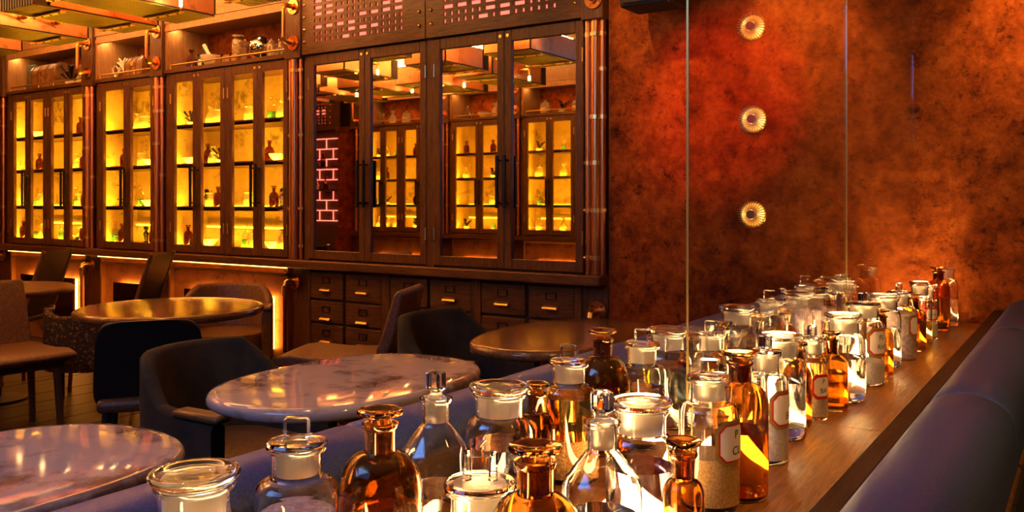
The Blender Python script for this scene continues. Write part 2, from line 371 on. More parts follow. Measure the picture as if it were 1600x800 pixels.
def pilaster(Y0, sgn, s0, s1, tip, pipes, handle=True, lower=True, upper=None):
    """post between cabinets: oak block above, recess with copper pipes below"""
    T = wallT(Y0, sgn)
    p = thing('pilaster', 'dark oak pilaster with vertical copper pipes ' + tip, 'pilaster', (.5 * (s0 + s1), Y0, .88))
    MB(T).box(s0, s1, -.2, .075, 2.33, CEIL - .002).build('post', 'oak', p, bevel=.004, seg=1)
    MB(T).box(s0, s1, -.1, -.02, .88, 2.33).build('recess', 'oak', p)
    for px, r in pipes:
        q = MB(T).cyl((px, .03, .885), (px, .03, 2.33), r, 12).build('copper_pipe', 'copper_pipe', p, smooth=40)
        for z in (.98, 1.25, 1.52, 1.78, 2.05, 2.25):
            if abs(hash((int(px * 100), int(z * 100)))) % 3 == 0: continue
            g = MB(T); g.cyl((px - r * 1.35, .034, z), (px + r * 1.35, .034, z), .008, 8); g.cyl((px, .03, z - .012), (px, .03, z + .012), r * 1.18, 12)
            g.build('clamp', 'brass', q)
    if handle:
        h = thing('flanged_pipe', 'upright copper pipe on two round flanges ' + tip, 'pipe', (.5 * (s0 + s1), Y0, 2.4))
        hx = s0 + .62 * (s1 - s0); zt, zb = 2.70, 2.44
        for z in (zt, zb):
            f = MB(T); f.cyl((hx, .075, z), (hx, .087, z), .055, 20); f.cyl((hx, .087, z), (hx, .10, z), .026, 12)
            fo = f.build('flange', 'copper_pipe', h, smooth=30)
            for k in range(4):
                a = pi / 4 + k * pi / 2; MB(T).cyl((hx + .04 * cos(a), .087, z + .04 * sin(a)), (hx + .04 * cos(a), .091, z + .04 * sin(a)), .006, 6).build('screw', 'brass', fo)
            dz = -1 if z == zt else 1
            MB(T).tube([(hx, .10, z), (hx, .15, z), (hx, .165, z + dz * .008), (hx, .17, z + dz * .03)], .017, 10).build('elbow', 'brass', h, smooth=40)
        MB(T).cyl((hx, .17, zb + .03), (hx, .17, zt - .03), .014, 10).build('pipe', 'copper_pipe', h, smooth=40)
def wall_valve(Y0, sgn, s, z, tip, drop=.5):
    T = wallT(Y0, sgn)
    h = thing('flanged_pipe', 'copper pipe dropping from a round wall flange ' + tip, 'pipe', (s, Y0, 0))
    fo = MB(T).cyl((s, .02, z), (s, .034, z), .058, 20).build('flange', 'copper_pipe', h, smooth=30)
    for k in range(4):
        a = pi / 4 + k * pi / 2; MB(T).cyl((s + .042 * cos(a), .034, z + .042 * sin(a)), (s + .042 * cos(a), .039, z + .042 * sin(a)), .006, 6).build('screw', 'dark_metal', fo)
    MB(T).tube([(s, .034, z), (s, .09, z), (s, .108, z - .006), (s, .115, z - .03)], .019, 10).build('elbow', 'brass', h, smooth=40)
    v = MB(T); v.cyl((s, .115, z - .03), (s, .115, z - .10), .022, 8); v.build('union_nut', 'brass', h, smooth=40)
    MB(T).cyl((s, .115, z - .10), (s, .115, max(0, z - .1 - drop)), .013, 10).build('pipe', 'copper_pipe', h, smooth=40)

def doorsU(*us): return [(ux(a), ux(b)) for a, b in us]
B1 = display_cabinet('display_cabinet', 'glowing yellow four-door glass cabinet at the far left of the wall', WALL, 1, ux(17), ux(139.5), doorsU((23, 49), (49.3, 77), (81, 109.7), (110, 139)))
B2 = display_cabinet('display_cabinet', 'narrow two-door glowing glass cabinet between the two wider yellow ones', WALL, 1, ux(156), ux(246.5), doorsU((162, 203.7), (204, 246)))
B3 = display_cabinet('display_cabinet', 'large four-door glowing yellow glass cabinet beside the mirrored doors', WALL, 1, ux(265), ux(456), doorsU((272, 312.7), (313, 356), (361, 407.6), (408, 455)))
B4 = display_cabinet('mirrored_cabinet', 'dark oak cabinet with four mirrored doors above the small drawers', WALL, 1, ux(481), ux(917), doorsU((488, 575), (575.4, 671), (683, 792.6), (793, 916)), niche=False, mirror=True)
pilaster(WALL, 1, ux(-22), ux(17), 'at the left edge of the wall', [(ux(4), .03), (ux(11), .02)])
pilaster(WALL, 1, ux(139.5), ux(156), 'left of the narrow cabinet', [(ux(143), .035), (ux(149.5), .022)])
pilaster(WALL, 1, ux(246.5), ux(265), 'right of the narrow cabinet', [(ux(251), .032), (ux(259), .022)])
pilaster(WALL, 1, ux(456), ux(481), 'left of the mirrored doors', [(ux(460), .020), (ux(466), .034), (ux(476), .018)])
pilaster(WALL, 1, ux(917), -2.287, 'between the mirrored doors and the copper wall', [(ux(923), .018), (ux(935), .030), (ux(946), .016)])
# continuous sill
s = thing('wall_sill', 'long dark oak sill running under all the cabinet doors', 'sill', (-5, WALL, .82))
MB(wallT(WALL, 1)).box(XL, -2.287, -.3, .11, .825, .882).build('board', 'oak_h', s, bevel=.006, seg=1)
# ---- halo-lit panels under the sill
def halo_panel(name_tip, s0, s1):
    T = wallT(WALL, 1); c = .5 * (s0 + s1)
    p = thing('halo_panel', 'smoked mirror floating on a halo-lit copper panel ' + name_tip, 'wall panel', (c, WALL, 0))
    MB(T).box(s0, s1, -.3, -.02, 0.0, .825).build('copper_back', 'copper_panel', p)
    for n_, a, b, z0, z1 in (('frame', s0, s1, .80, .815), ('frame', s0, s1, .755, .775), ('frame', s0, s0 + .022, .1, .80), ('frame', s1 - .022, s1, .1, .80)):
        MB(T).box(a, b, -.02, .02, z0, z1).build('brass_frame', 'brass', p)
    MB(T).box(s0, s1, .03, .045, .814, .824).build('light_strip', 'led_orange', p)
    m0, m1, z0, z1 = s0 + .24, s1 - .17, .2, .60
    MB(T).box(m0, m1, .02, .045, z0, z1).build('mirror_plate', 'smoked_mirror', p)
    MB(T).box(m0 + .03, m1 - .03, -.02, .018, z0 + .03, z1 - .03).build('backing', 'black', p)
    for a, b, e, f_ in ((m0 + .008, m1 - .008, z1 - .022, z1 - .008), (m0 + .008, m0 + .022, z0, z1 - .022), (m1 - .022, m1 - .008, z0, z1 - .022)):
        MB(T).box(a, b, -.01, .012, e, f_).build('light_strip', 'led_orange', p)
halo_panel('under the far left cabinet', ux(20), ux(137))
halo_panel('under the narrow cabinet', ux(160), ux(246))
halo_panel('under the cabinet beside the mirrored doors', ux(267), ux(453))
MB(wallT(WALL, 1)).box(XL, ux(485), -.3, -.021, 0, .825).build('wall_base', 'oak')
MB(wallT(WALL, 1)).box(ux(911), -2.287, -.3, .01, 0, .825).build('trim_1', 'oak'); tag(bpy.data.objects['trim_1'], kind='structure')
tag(bpy.data.objects['wall_base'], kind='structure')
for u, v, tip in ((8, 398, 'at the far left end of the wall'), (258, 426, 'between the two right halo panels'), (464, 439, 'left of the small oak drawers'), (147, 412, 'behind the tilted flat-backed chair')):
    wall_valve(WALL, 1, ux(u), zy(u, v), tip)
wall_valve(WALL, 1, ux(937), zy(937, 486), 'right of the small oak drawers', .05)
# ---- apothecary drawers
T = wallT(WALL, 1)
dc = thing('drawer_cabinet', 'oak apothecary chest of many small drawers below the mirrored doors', 'cabinet', (ux(710), WALL, 0))
MB(T).box(ux(486), ux(910), -.3, .0, .0, .824).build('carcass', 'oak', dc)
MB(T).box(ux(486), ux(910), 0, .012, .0, .08).build('plinth', 'oak_h', dc)
for a, b in ((601, 613), (741, 755), (902, 912), (486, 489.5)):
    MB(T).box(ux(a), ux(b), 0, .03, .08, .823).build('stile', 'oak', dc)
rows = [(.612, .80), (.445, .595), (.285, .43), (.1, .27)]
for a, b in ((490, 540), (544, 600), (614, 671.5), (676, 740), (756, 824), (830, 901)):
    s0, s1 = ux(a), ux(b); c = .5 * (s0 + s1)
    for z0, z1 in rows:
        d = MB(T).box(s0, s1, -.02, .028, z0, z1).build('drawer', 'oak_h', dc, bevel=.004, seg=1)
        zc = z1 - .055; h = MB(T)
        for q in ((-.036, .036, .018, .022), (-.036, .036, -.022, -.018), (-.036, -.032, -.018, .018), (.032, .036, -.018, .018)): h.box(c + q[0], c + q[1], .028, .034, zc + q[2], zc + q[3])
        h.build('label_holder', 'dark_metal', d)
        zp = zc - .065; pts = []; h = MB(T)
        for k in range(7):
            a_ = pi * k / 12; pts.append((.028 + .026 * sin(a_), zp + .022 * cos(a_) - .012))
        for (n0, q0), (n1, q1) in zip(pts, pts[1:]): h.quad((c - .05, n0, q0), (c + .05, n0, q0), (c + .05, n1, q1), (c - .05, n1, q1))
        for e in (-.05, .05): h.f.append([h.pt(c + e, n0, q0) for n0, q0 in pts] + [h.pt(c + e, .028, pts[-1][1])])
        h.build('cup_pull', 'brass', d)
# ---- perforated panels with pink light
PAT = ['.....=.=......', '......===....', '====........', '........====', '===......==', '==............', '==..==........', '........===..', '..==........==', '===..........']
def perforated(Y0, sgn, s0, s1, c0, c1, zb, label, rows=9, group=None):
    T = wallT(Y0, sgn); p = thing('perforated_panel', label, 'wall panel', (.5 * (s0 + s1), Y0, zb), 0, group)
    z0, z1 = 2.35, CEIL - .002; m = MB(T); yb, yf = .044, .06; pitch = .0458; hw = .0098; hh = .0125
    cols = [c0 + (c1 - c0) * i / 15 for i in range(16)]
    z = z0
    for r in range(rows):
        zc = zb + r * pitch
        if zc + hh > z1 - .02: break
        m.quad((s0, yf, z), (s1, yf, z), (s1, yf, zc - hh), (s0, yf, zc - hh))
        holes = []; i = 0
        for ch in PAT[r]:
            if i > 15: break
            if ch == '=' and i < 15: holes.append((cols[i] - hw * 1.2, cols[i + 1] + hw * 1.2)); i += 2
            else: holes.append((cols[i] - hw, cols[i] + hw)); i += 1
        while i < 16: holes.append((cols[i] - hw, cols[i] + hw)); i += 1
        x = s0
        for a, b in holes:
            m.quad((x, yf, zc - hh), (a, yf, zc - hh), (a, yf, zc + hh), (x, yf, zc + hh)); x = b
            for q in (((a, zc - hh), (b, zc - hh)), ((b, zc - hh), (b, zc + hh)), ((b, zc + hh), (a, zc + hh)), ((a, zc + hh), (a, zc - hh))):
                m.quad((q[0][0], yf, q[0][1]), (q[1][0], yf, q[1][1]), (q[1][0], yb, q[1][1]), (q[0][0], yb, q[0][1]))
        m.quad((x, yf, zc - hh), (s1, yf, zc - hh), (s1, yf, zc + hh), (x, yf, zc + hh)); z = zc + hh
    m.quad((s0, yf, z), (s1, yf, z), (s1, yf, z1), (s0, yf, z1))
    m.quad((s0, yf, z0), (s1, yf, z0), (s1, -.1, z0), (s0, -.1, z0))
    m.build('pierced_board', 'oak_h', p)
    MB(T).box(c0 - .05, c1 + .05, yb - .02, yb, zb - .05, z1 - .01).build('pink_backlight', 'pink_glow', p)
    MB(T).box(s0, s1, -.1, yb - .0205, z0 + .01, z1).build('backing_board', 'oak', p)
    for i in range(7):
        for sx in (s0 + .045, s1 - .045): MB(T).ball((sx, yf, zb - .005 + i * .0885), .012, 10).build('brass_stud', 'brass', p, smooth=60)
perforated(WALL, 1, ux(479), ux(673), ux(502), ux(635.5), 2.443, 'oak panel pierced with pink-lit dots and dashes above the left mirrored doors')
perforated(WALL, 1, ux(674.5), ux(917), ux(703.5), ux(874), 2.443, 'oak panel pierced with pink-lit dots and dashes next to the copper wall')

# ------------------------------------------------------------------ opposite side, seen in the mirrored doors
OY = -.3
O1 = display_cabinet('display_cabinet', 'glowing cabinet mirrored in the second door, left of its reflected neighbours', OY, -1, -8.55, -7.2, [(-8.5, -8.2), (-8.2, -7.9), (-7.85, -7.55), (-7.55, -7.23)])
O2 = display_cabinet('display_cabinet', 'narrow glowing cabinet mirrored in the third door from the left', OY, -1, -7.02, -6.08, [(-6.98, -6.56), (-6.55, -6.1)])
O3 = display_cabinet('display_cabinet', 'glowing cabinet mirrored in the door next to the copper wall', OY, -1, -5.9, -4.4, [(-5.86, -5.5), (-5.5, -5.15), (-5.1, -4.78), (-4.78, -4.43)])
pilaster(OY, -1, -8.78, -8.55, 'reflected left of the mirrored cabinets', [(-8.7, .025), (-8.62, .02)])
pilaster(OY, -1, -7.2, -7.02, 'reflected at the left of the third mirrored door', [(-7.14, .025), (-7.07, .02)])
pilaster(OY, -1, -6.08, -5.9, 'reflected at the left of the fourth mirrored door', [(-6.02, .025), (-5.95, .02)])
MB(wallT(OY, -1)).box(-8.78, -3.6, -.3, -.021, 0, .825).build('wall_front_base', 'oak'); tag(bpy.data.objects['wall_front_base'], kind='structure')
s = thing('wall_sill', 'oak sill seen only as a reflection in the mirrored doors', 'sill', (-6, OY, .82))
MB(wallT(OY, -1)).box(-8.78, -3.6, -.3, .10, .825, .882).build('board', 'oak_h', s)
def halo_lip(tip, s0, s1):
    T = wallT(OY, -1); p = thing('halo_panel', 'copper panel with lit brass frame reflected ' + tip, 'wall panel', (.5 * (s0 + s1), OY, 0))
    MB(T).box(s0, s1, -.021, 0, .05, .8).build('copper_back', 'copper_panel', p)
    for a, b, z0, z1 in ((s0, s1, .79, .81), (s0, s0 + .02, .05, .79), (s1 - .02, s1, .05, .79)): MB(T).box(a, b, 0, .02, z0, z1).build('brass_frame', 'brass', p)
    MB(T).box(s0 + .2, s1 - .2, .02, .04, .2, .58).build('mirror_plate', 'smoked_mirror', p)
    MB(T).box(s0 + .2, s1 - .2, .002, .012, .565, .578).build('light_strip', 'led_orange', p)
halo_lip('at the foot of the second mirrored door', -8.5, -7.25); halo_lip('at the foot of the third mirrored door', -7.0, -6.1); halo_lip('at the foot of the fourth mirrored door', -5.88, -4.45)
# neon brick bar and copper column in the first mirrored door
T = wallT(OY, -1)
nb = thing('neon_brick_sign', 'pink neon tubes laid out like brick joints in the first mirrored door', 'neon sign', (-9.7, OY, 1))
MB(T).box(-10.5, -9.01, -.1, -.06, .5, 2.34).build('back_board', 'wall_dark', nb)
for r in range(9):
    z = 1.02 + r * .15
    MB(T).cyl((-10.4, -.04, z), (-9.03, -.04, z), .006, 6).build('neon_tube', 'neon', nb)
    if r < 8:
        for k in range(5):
            xx = -10.35 + k * .28 + (.14 if r % 2 else 0); MB(T).cyl((xx, -.04, z), (xx, -.04, z + .15), .006, 6).build('neon_tube', 'neon', nb)
for z, tip in ((1.45, 'lower'), (1.78, 'upper')):
    t = thing('bar_shelf', f'{tip} dark bar shelf across the reflected neon bricks', 'shelf', (-9.7, OY, z))
    MB(T).box(-10.4, -9.03, -.05, .16, z, z + .025).build('board', 'oak', t)
c = thing('copper_column', 'square copper clad column reflected at the right of the neon bricks', 'column', (-8.95, OY, 0))
MB(T).box(-8.98, -8.8, -.3, .12, 0, 2.3).build('shaft', 'copper_wall', c); MB(T).box(-9.0, -8.79, -.3, .15, 2.3, 2.36).build('cap', 'copper_pipe', c); MB(T).box(-9.0, -8.79, -.3, .15, .0, .8).build('base', 'copper_wall', c)
perforated(OY, -1, -10.4, -9.15, -10.25, -9.3, 2.443, 'small pierced panel with pink lights reflected in the first mirrored door', rows=7)

# ------------------------------------------------------------------ slatted copper boxes under the ceiling
boxes = [(-7.2, -6.72, 3.0, 3.92), (-6.23, -5.79, 3.0, 3.92), (-5.58, -5.13, 2.72, 3.92), (-4.68, -4.22, 2.9, 3.85), (-8.2, -7.75, 2.8, 3.92),
         (-8.9, -8.4, .45, 1.4), (-8.1, -7.6, .3, 1.5), (-7.3, -6.8, .5, 1.5), (-6.5, -6.0, .3, 1.4), (-5.6, -5.1, .45, 1.5),
         (-7.7, -7.2, 1.75, 2.5), (-6.6, -6.15, 1.75, 2.55), (-5.5, -5.0, 1.7, 2.4), (-4.5, -4.0, 1.6, 2.5)]
btip = ['second from the left', 'third from the left, with finned end', 'ending nearest the round bulb', 'at the top edge above the pipe handle', 'at the far left corner'] + \
       ['mirrored ' + q for q in ('far left', 'left of centre', 'in the third door', 'in the fourth door', 'next to the copper wall', 'in the middle row left', 'in the middle row centre', 'in the middle row right', 'in the middle row far right')]
ZB, ZT = 2.6, 2.80
for (x0, x1, y0, y1), tip in zip(boxes, btip):
    t = thing('ceiling_baffle', 'hanging copper box with slatted bronze underside, ' + tip, 'ceiling baffle', (.5 * (x0 + x1), .5 * (y0 + y1), ZB))
    b = MB(); b.box(x0, x0 + .012, y0 + .1, y1, ZB + .012, ZT); b.box(x1 - .012, x1, y0 + .1, y1, ZB + .012, ZT)
    b.box(x0, x1, y1 - .012, y1, ZB + .012, ZT); b.box(x0, x1, y0 + .1, y0 + .112, ZB + .012, ZT); b.box(x0, x1, y0 + .1, y1, ZT - .01, ZT)
    b.build('copper_shell', 'copper_sheet', t)
    n = 13; w_ = (x1 - x0) / n
    sm = MB().box(-w_ * .29, w_ * .29, y0, y1, -.006, -.003).mesh('slat', 'bronze_slat', off=Vector((0, .5 * (y0 + y1), 0)))
    for k in range(n): o = link('slat', sm, t, (x0 + w_ * (k + .5) - .5 * (x0 + x1), 0, .005))
    fm = MB().box(-w_ * .3, w_ * .3, -.004, .09, -.0, ZT - ZB).mesh('fin', 'dark_metal')
    for k in range(0, n): link('fin', fm, t, (x0 + w_ * (k + .5) - .5 * (x0 + x1), -.5 * (y1 - y0), 0))
    MB().box(x0 + .004, x1 - .004, y0 + .02, y1 - .01, ZB + .0025, ZB + .012).build('slat_backing', 'black', t)
    for f_ in (.22, .78):
        yy = y0 + f_ * (y1 - y0)
        g = MB().box(x0 + .01, x1 - .01, yy - .02, yy + .02, ZB - .018, ZB - .006).build('cross_strap', 'brass', t)
        for k in range(4):
            xx = x0 + .06 + k * (x1 - x0 - .12) / 3; MB().cyl((xx, yy, ZB - .022), (xx, yy, ZB - .018), .009, 8).build('screw', 'dark_metal', g)
    MB().box(x0 + .03, x1 - .03, y0 + .12, y1 - .03, ZT + .004, ZT + .016).build('light_strip', 'led_cove', t)
    for xx in (x0 + .06, x1 - .06):
        for yy in (y0 + .2, y1 - .1): MB().cyl((xx, yy, ZT - .005), (xx, yy, CEIL), .006, 6).build('hanger', 'dark_metal', t)
def pipe_bulb(X, Y, Z, tip, side=1, bulb=True):
    t = thing('pipe_lamp', ('bare bulb on brass pipe arm ' if bulb else 'short brass pipe on copper flange ') + tip, 'lamp' if bulb else 'pipe', (X, Y, Z))
    q = side
    MB().cyl((X, Y, Z), (X + q * .01, Y, Z), .05, 18).build('flange', 'copper_pipe', t, smooth=30)
    if not bulb:
        MB().tube([(X + q * .01, Y, Z), (X + q * .05, Y, Z), (X + q * .065, Y - .008, Z), (X + q * .07, Y - .03, Z), (X + q * .07, Y - .16, Z + .02)], [.022, .022, .02, .014, .012], 8).build('arm', 'brass', t, smooth=40); return
    MB().tube([(X + q * .01, Y, Z), (X + q * .10, Y, Z), (X + q * .118, Y, Z - .006), (X + q * .125, Y, Z - .02)], .013, 8).build('arm', 'brass', t, smooth=40)
    MB().cyl((X + q * .125, Y, Z - .02), (X + q * .125, Y, Z - .05), .018, 10).build('socket', 'brass', t, smooth=40)
    b = MB().lathe([(0, -.13), (.018, -.125), (.027, -.105), (.024, -.08), (.014, -.055), (.012, -.05)], 12, (X + q * .125, Y, Z)).build('bulb', 'thin_clear', t, smooth=60)
    MB().cyl((X + q * .125, Y, Z - .115), (X + q * .125, Y, Z - .07), .009, 8).build('filament', 'bulb_glow', b)
for X, Y, tip in ((-6.72, 3.41, 'at the left top corner, first of two'), (-6.72, 3.66, 'at the left top corner, second of two'), (-5.79, 3.35, 'between the finned boxes, left'), (-5.79, 3.68, 'between the finned boxes, right'), (-5.13, 3.55, 'by the round bulb above the large cabinet'),
                  (-7.6, 1.0, 'mirrored in the first door'), (-6.8, .9, 'mirrored in the second door'), (-6.0, .95, 'mirrored in the third door'), (-5.1, 1.0, 'mirrored in the fourth door'), (-6.15, 2.2, 'mirrored over the middle row')):
    pipe_bulb(X, Y, 2.70, tip, bulb=not (Y > 3.3 and X < -5.5))

# ------------------------------------------------------------------ copper wall: sconces, speaker
def sconce(X, Z, tip):
    Y = WALL; t = thing('wall_sconce', 'round finned metal wall light on copper, ' + tip, 'wall light', (X, Y, Z))
    T = lambda p: (X + p[0], Y - p[1], Z + p[2])
    MB(T).cyl((0, 0, 0), (0, .01, 0), .06, 28).build('base_plate', 'brass', t, smooth=30)
    m = MB(T); k = 32
    A = [[m.pt(r * cos(2 * pi * i / k), n, r * sin(2 * pi * i / k)) for i in range(k)] for r, n in ((.020, .011), (.020, .015), (.058, .015), (.058, .011))]
    for P, Q in zip(A, A[1:] + A[:1]):
        for i in range(k): m.f.append([P[i], P[(i + 1) % k], Q[(i + 1) % k], Q[i]])
    m.build('light_ring', 'sconce_glow', t)
    MB(T).cyl((0, .01, 0), (0, .056, 0), .022, 20).build('centre_cap', 'chair_wood', t, smooth=30)
    fm = None
    for k in range(30):
        a = 2 * pi * k / 30
        if fm is None: fm = MB().box(.025, .068, -.0018, .0018, -.018, .018).mesh('fin', 'brass')
        o = link('fin', fm, t, (0, -.034, 0)); o.rotation_euler = (pi / 2, 0, 0); o.rotation_euler = (pi / 2, -a, 0) if False else Vector((0, 0, 0))
        o.matrix_basis = fin_matrix(a)
    MB(T).tube([(.066 * cos(2 * pi * k / 30), .012, .066 * sin(2 * pi * k / 30)) for k in range(30)], .004, 6, closed=True).build('rim', 'brass', t, smooth=60)
from mathutils import Matrix
def fin_matrix(a):
    rot = Matrix(((cos(a), -sin(a), 0, 0), (0, 0, -1, 0), (sin(a), cos(a), 0, 0), (0, 0, 0, 1)))
    return Matrix.Translation((0, -.034, 0)) @ rot
for (u, v), tip in zip(((1177, 43), (1179, 187), (1178, 335)), ('highest of the three', 'middle of the three', 'lowest of the three')):
    sconce(ux(u), zy(u, v), tip)
sp = thing('speaker', 'black loudspeaker hanging at the top of the copper wall', 'speaker', (-1.92, 4.18, 2.33))
MB().box(-2.06, -1.78, 4.08, 4.3, 2.31, 2.72).build('cabinet', 'black', sp, bevel=.015, seg=2)
MB().box(-2.04, -1.8, 4.07, 4.08, 2.33, 2.70).build('grille', 'dark_metal', sp); MB().box(-1.95, -1.89, 4.3, 4.4, 2.48, 2.56).build('bracket', 'dark_metal', sp)

# ------------------------------------------------------------------ shelf, glass screen, benches
GX = -.70
sh = thing('display_shelf', 'long oak shelf between the two benches carrying the bottles', 'shelf', (GX, 2.2, 0))
for x0, x1 in ((-1.03, GX - .038), (GX + .038, -.37)):
    for y0, y1 in ((-.3, 1.02), (1.024, 2.2), (2.204, 3.4), (3.404, WALL - .004)):
        MB().box(x0, x1, y0, y1, SHELF - .03, SHELF).build('plank', 'shelf_wood', sh)
MB().box(-1.03, -.37, -.3, WALL - .004, .05, SHELF - .031).build('pedestal', 'oak', sh)
MB().box(GX - .036, GX + .036, -.3, WALL - .006, SHELF - .02, SHELF + .001).build('light_panel', 'led_shelf', sh)
for x0, x1 in ((-1.072, -1.03), (-.37, -.328)):
    MB().box(x0, x1, -.3, WALL - .004, .05, SHELF + .066).build('raised_lip', 'oak_lip_shaded', sh, bevel=.003, seg=1)
for i, (y0, y1) in enumerate(((1.70, 3.085), (3.09, WALL - .004))):
    g = thing('glass_screen', ('nearer' if i == 0 else 'farther') + ' clear glass screen standing between the bottle rows', 'glass screen', (GX, .5 * (y0 + y1), SHELF))
    MB().box(GX - .002, GX + .002, y0, y1, SHELF - .004, CEIL - .005).build('sheet', 'screen_glass', g)
    MB().box(GX - .0022, GX + .0022, y0 - .0016, y0, SHELF - .004, CEIL - .005).build('edge_strip', 'bronze_slat', g)
def bench(label, xi, xo, cuts):
    sg = 1 if xo > xi else -1; b = thing('bench', label, 'bench', (.5 * (xi + xo), 2.2, 0))
    zt = .875; w_ = abs(xo - xi)
    prof = []
    for k in range(13):
        a = pi * k / 12; prof.append((.5 * w_ - .5 * w_ * cos(a) * (1 if k else 1), zt - .085 + .085 * sin(a) ** .75 if 0 < k < 12 else zt - .085))
    prof = [(0.0, .62)] + prof + [(w_ + .004, .72), (w_ - .012, .66), (w_ - .012, .62)]
    for y0, y1 in zip(cuts, cuts[1:]):
        m = MB(); ys = [y0, y0 + .006, y0 + .02] + [y0 + .02 + (y1 - y0 - .04) * k / 10 for k in range(1, 10)] + [y1 - .02, y1 - .006, y1]; rings = []
        for j, y in enumerate(ys):
            e = (.014 if j in (0, len(ys) - 1) else .005 if j in (1, len(ys) - 2) else 0)
            rings.append([m.pt(xi + sg * min(max(px, e), w_ - e if px < w_ else px), y, pz - (e if pz > .7 else 0)) for px, pz in prof])
        for A, B in zip(rings, rings[1:]):
            for k in range(len(A) - 1): m.f.append([A[k], A[k + 1], B[k + 1], B[k]])
        m.f.append(rings[0]); m.f.append(rings[-1])
        c = m.build('back_roll', 'leather', b, smooth=50)
        MB().tube([(xi + sg * (w_ + .004), y, .722) for y in (y0 + .01, y1 - .01)], .006, 6).build('piping', 'brown_leather', c)
        MB().box(min(xi + sg * .03, xo), max(xi + sg * .03, xo), y0 + .003, y1 - .003, .1, .64).build('back_panel', 'bench_fabric', b)
        MB().box(min(xo, xo + sg * .38), max(xo, xo + sg * .38), y0 + .003, y1 - .003, .3, .45).build('seat_cushion', 'green_velvet' if sg < 0 else 'bench_fabric', b, bevel=.03, seg=3)
    MB().box(min(xi, xo + sg * .34), max(xi, xo + sg * .34), cuts[0], cuts[-1], .0, .3).build('base', 'oak', b)
bench('blue leather bench on the left of the bottles, facing the marble tables', -1.074, -1.26, (-.3, 1.22, 2.45, 3.5, WALL - .006))
bench('blue leather bench back along the right edge of the wooden shelf', -.326, -.14, (.62, 2.18, 3.4, WALL - .006))

# ------------------------------------------------------------------ bottles on the shelf
MC = {}
def shell(prof, th):                       # outer profile -> closed double wall
    inner = []
    top = prof[-1]
    for i, (r, z) in enumerate(prof):
        if r < 1e-6: continue
        inner.append((max(r - th, .004), max(z, .0 + .009 if i < 3 else z)))
    ins = [(0, .009)] + [(r, z if k else .009) for k, (r, z) in enumerate(inner)]
    return prof + [(top[0] - th, top[1])] + ins[::-1][1:]
def body_profile(Rb, hs, hn, rn, rl, shape):
    """Rb body radius, hs height of shoulder start, hn height of lip, rn neck radius, rl lip radius"""
    p = [(0, 0), (Rb * .9, 0), (Rb * .985, .004), (Rb, .012), (Rb, hs * .35), (Rb, hs * .7), (Rb, hs - .006)]
    nb = hn - .038                          # neck bottom
    if shape == 'round':
        for k in range(1, 8):
            a = pi / 2 * k / 8; p.append((rn + (Rb - rn) * cos(a), hs + (nb - hs) * sin(a) ** 1.0))
    elif shape == 'cone':
        p += [(Rb * .97, hs + .006), (Rb * .9, hs + .012), (rn + (Rb - rn) * .45, hs + (nb - hs) * .62), (rn + (Rb - rn) * .12, nb - .004)]
    else:                                   # flat shoulder
        for k in range(1, 6):
            a = pi / 2 * k / 6; p.append((rn + (Rb - rn) * (.25 + .75 * cos(a)), hs + (nb - hs) * .75 * sin(a)))
        p.append((rn + (Rb - rn) * .1, nb - .004))
    p += [(rn, nb), (rn, hn - .008), (rn + (rl - rn) * .7, hn - .006), (rl, hn - .003), (rl, hn)]
    return p
def inner_r(prof, z, th):
    for (r0, z0), (r1, z1) in zip(prof, prof[1:]):
        if z0 <= z <= z1 and z1 > z0: return r0 + (r1 - r0) * (z - z0) / (z1 - z0) - th
    return prof[-1][0] - th
N = 32
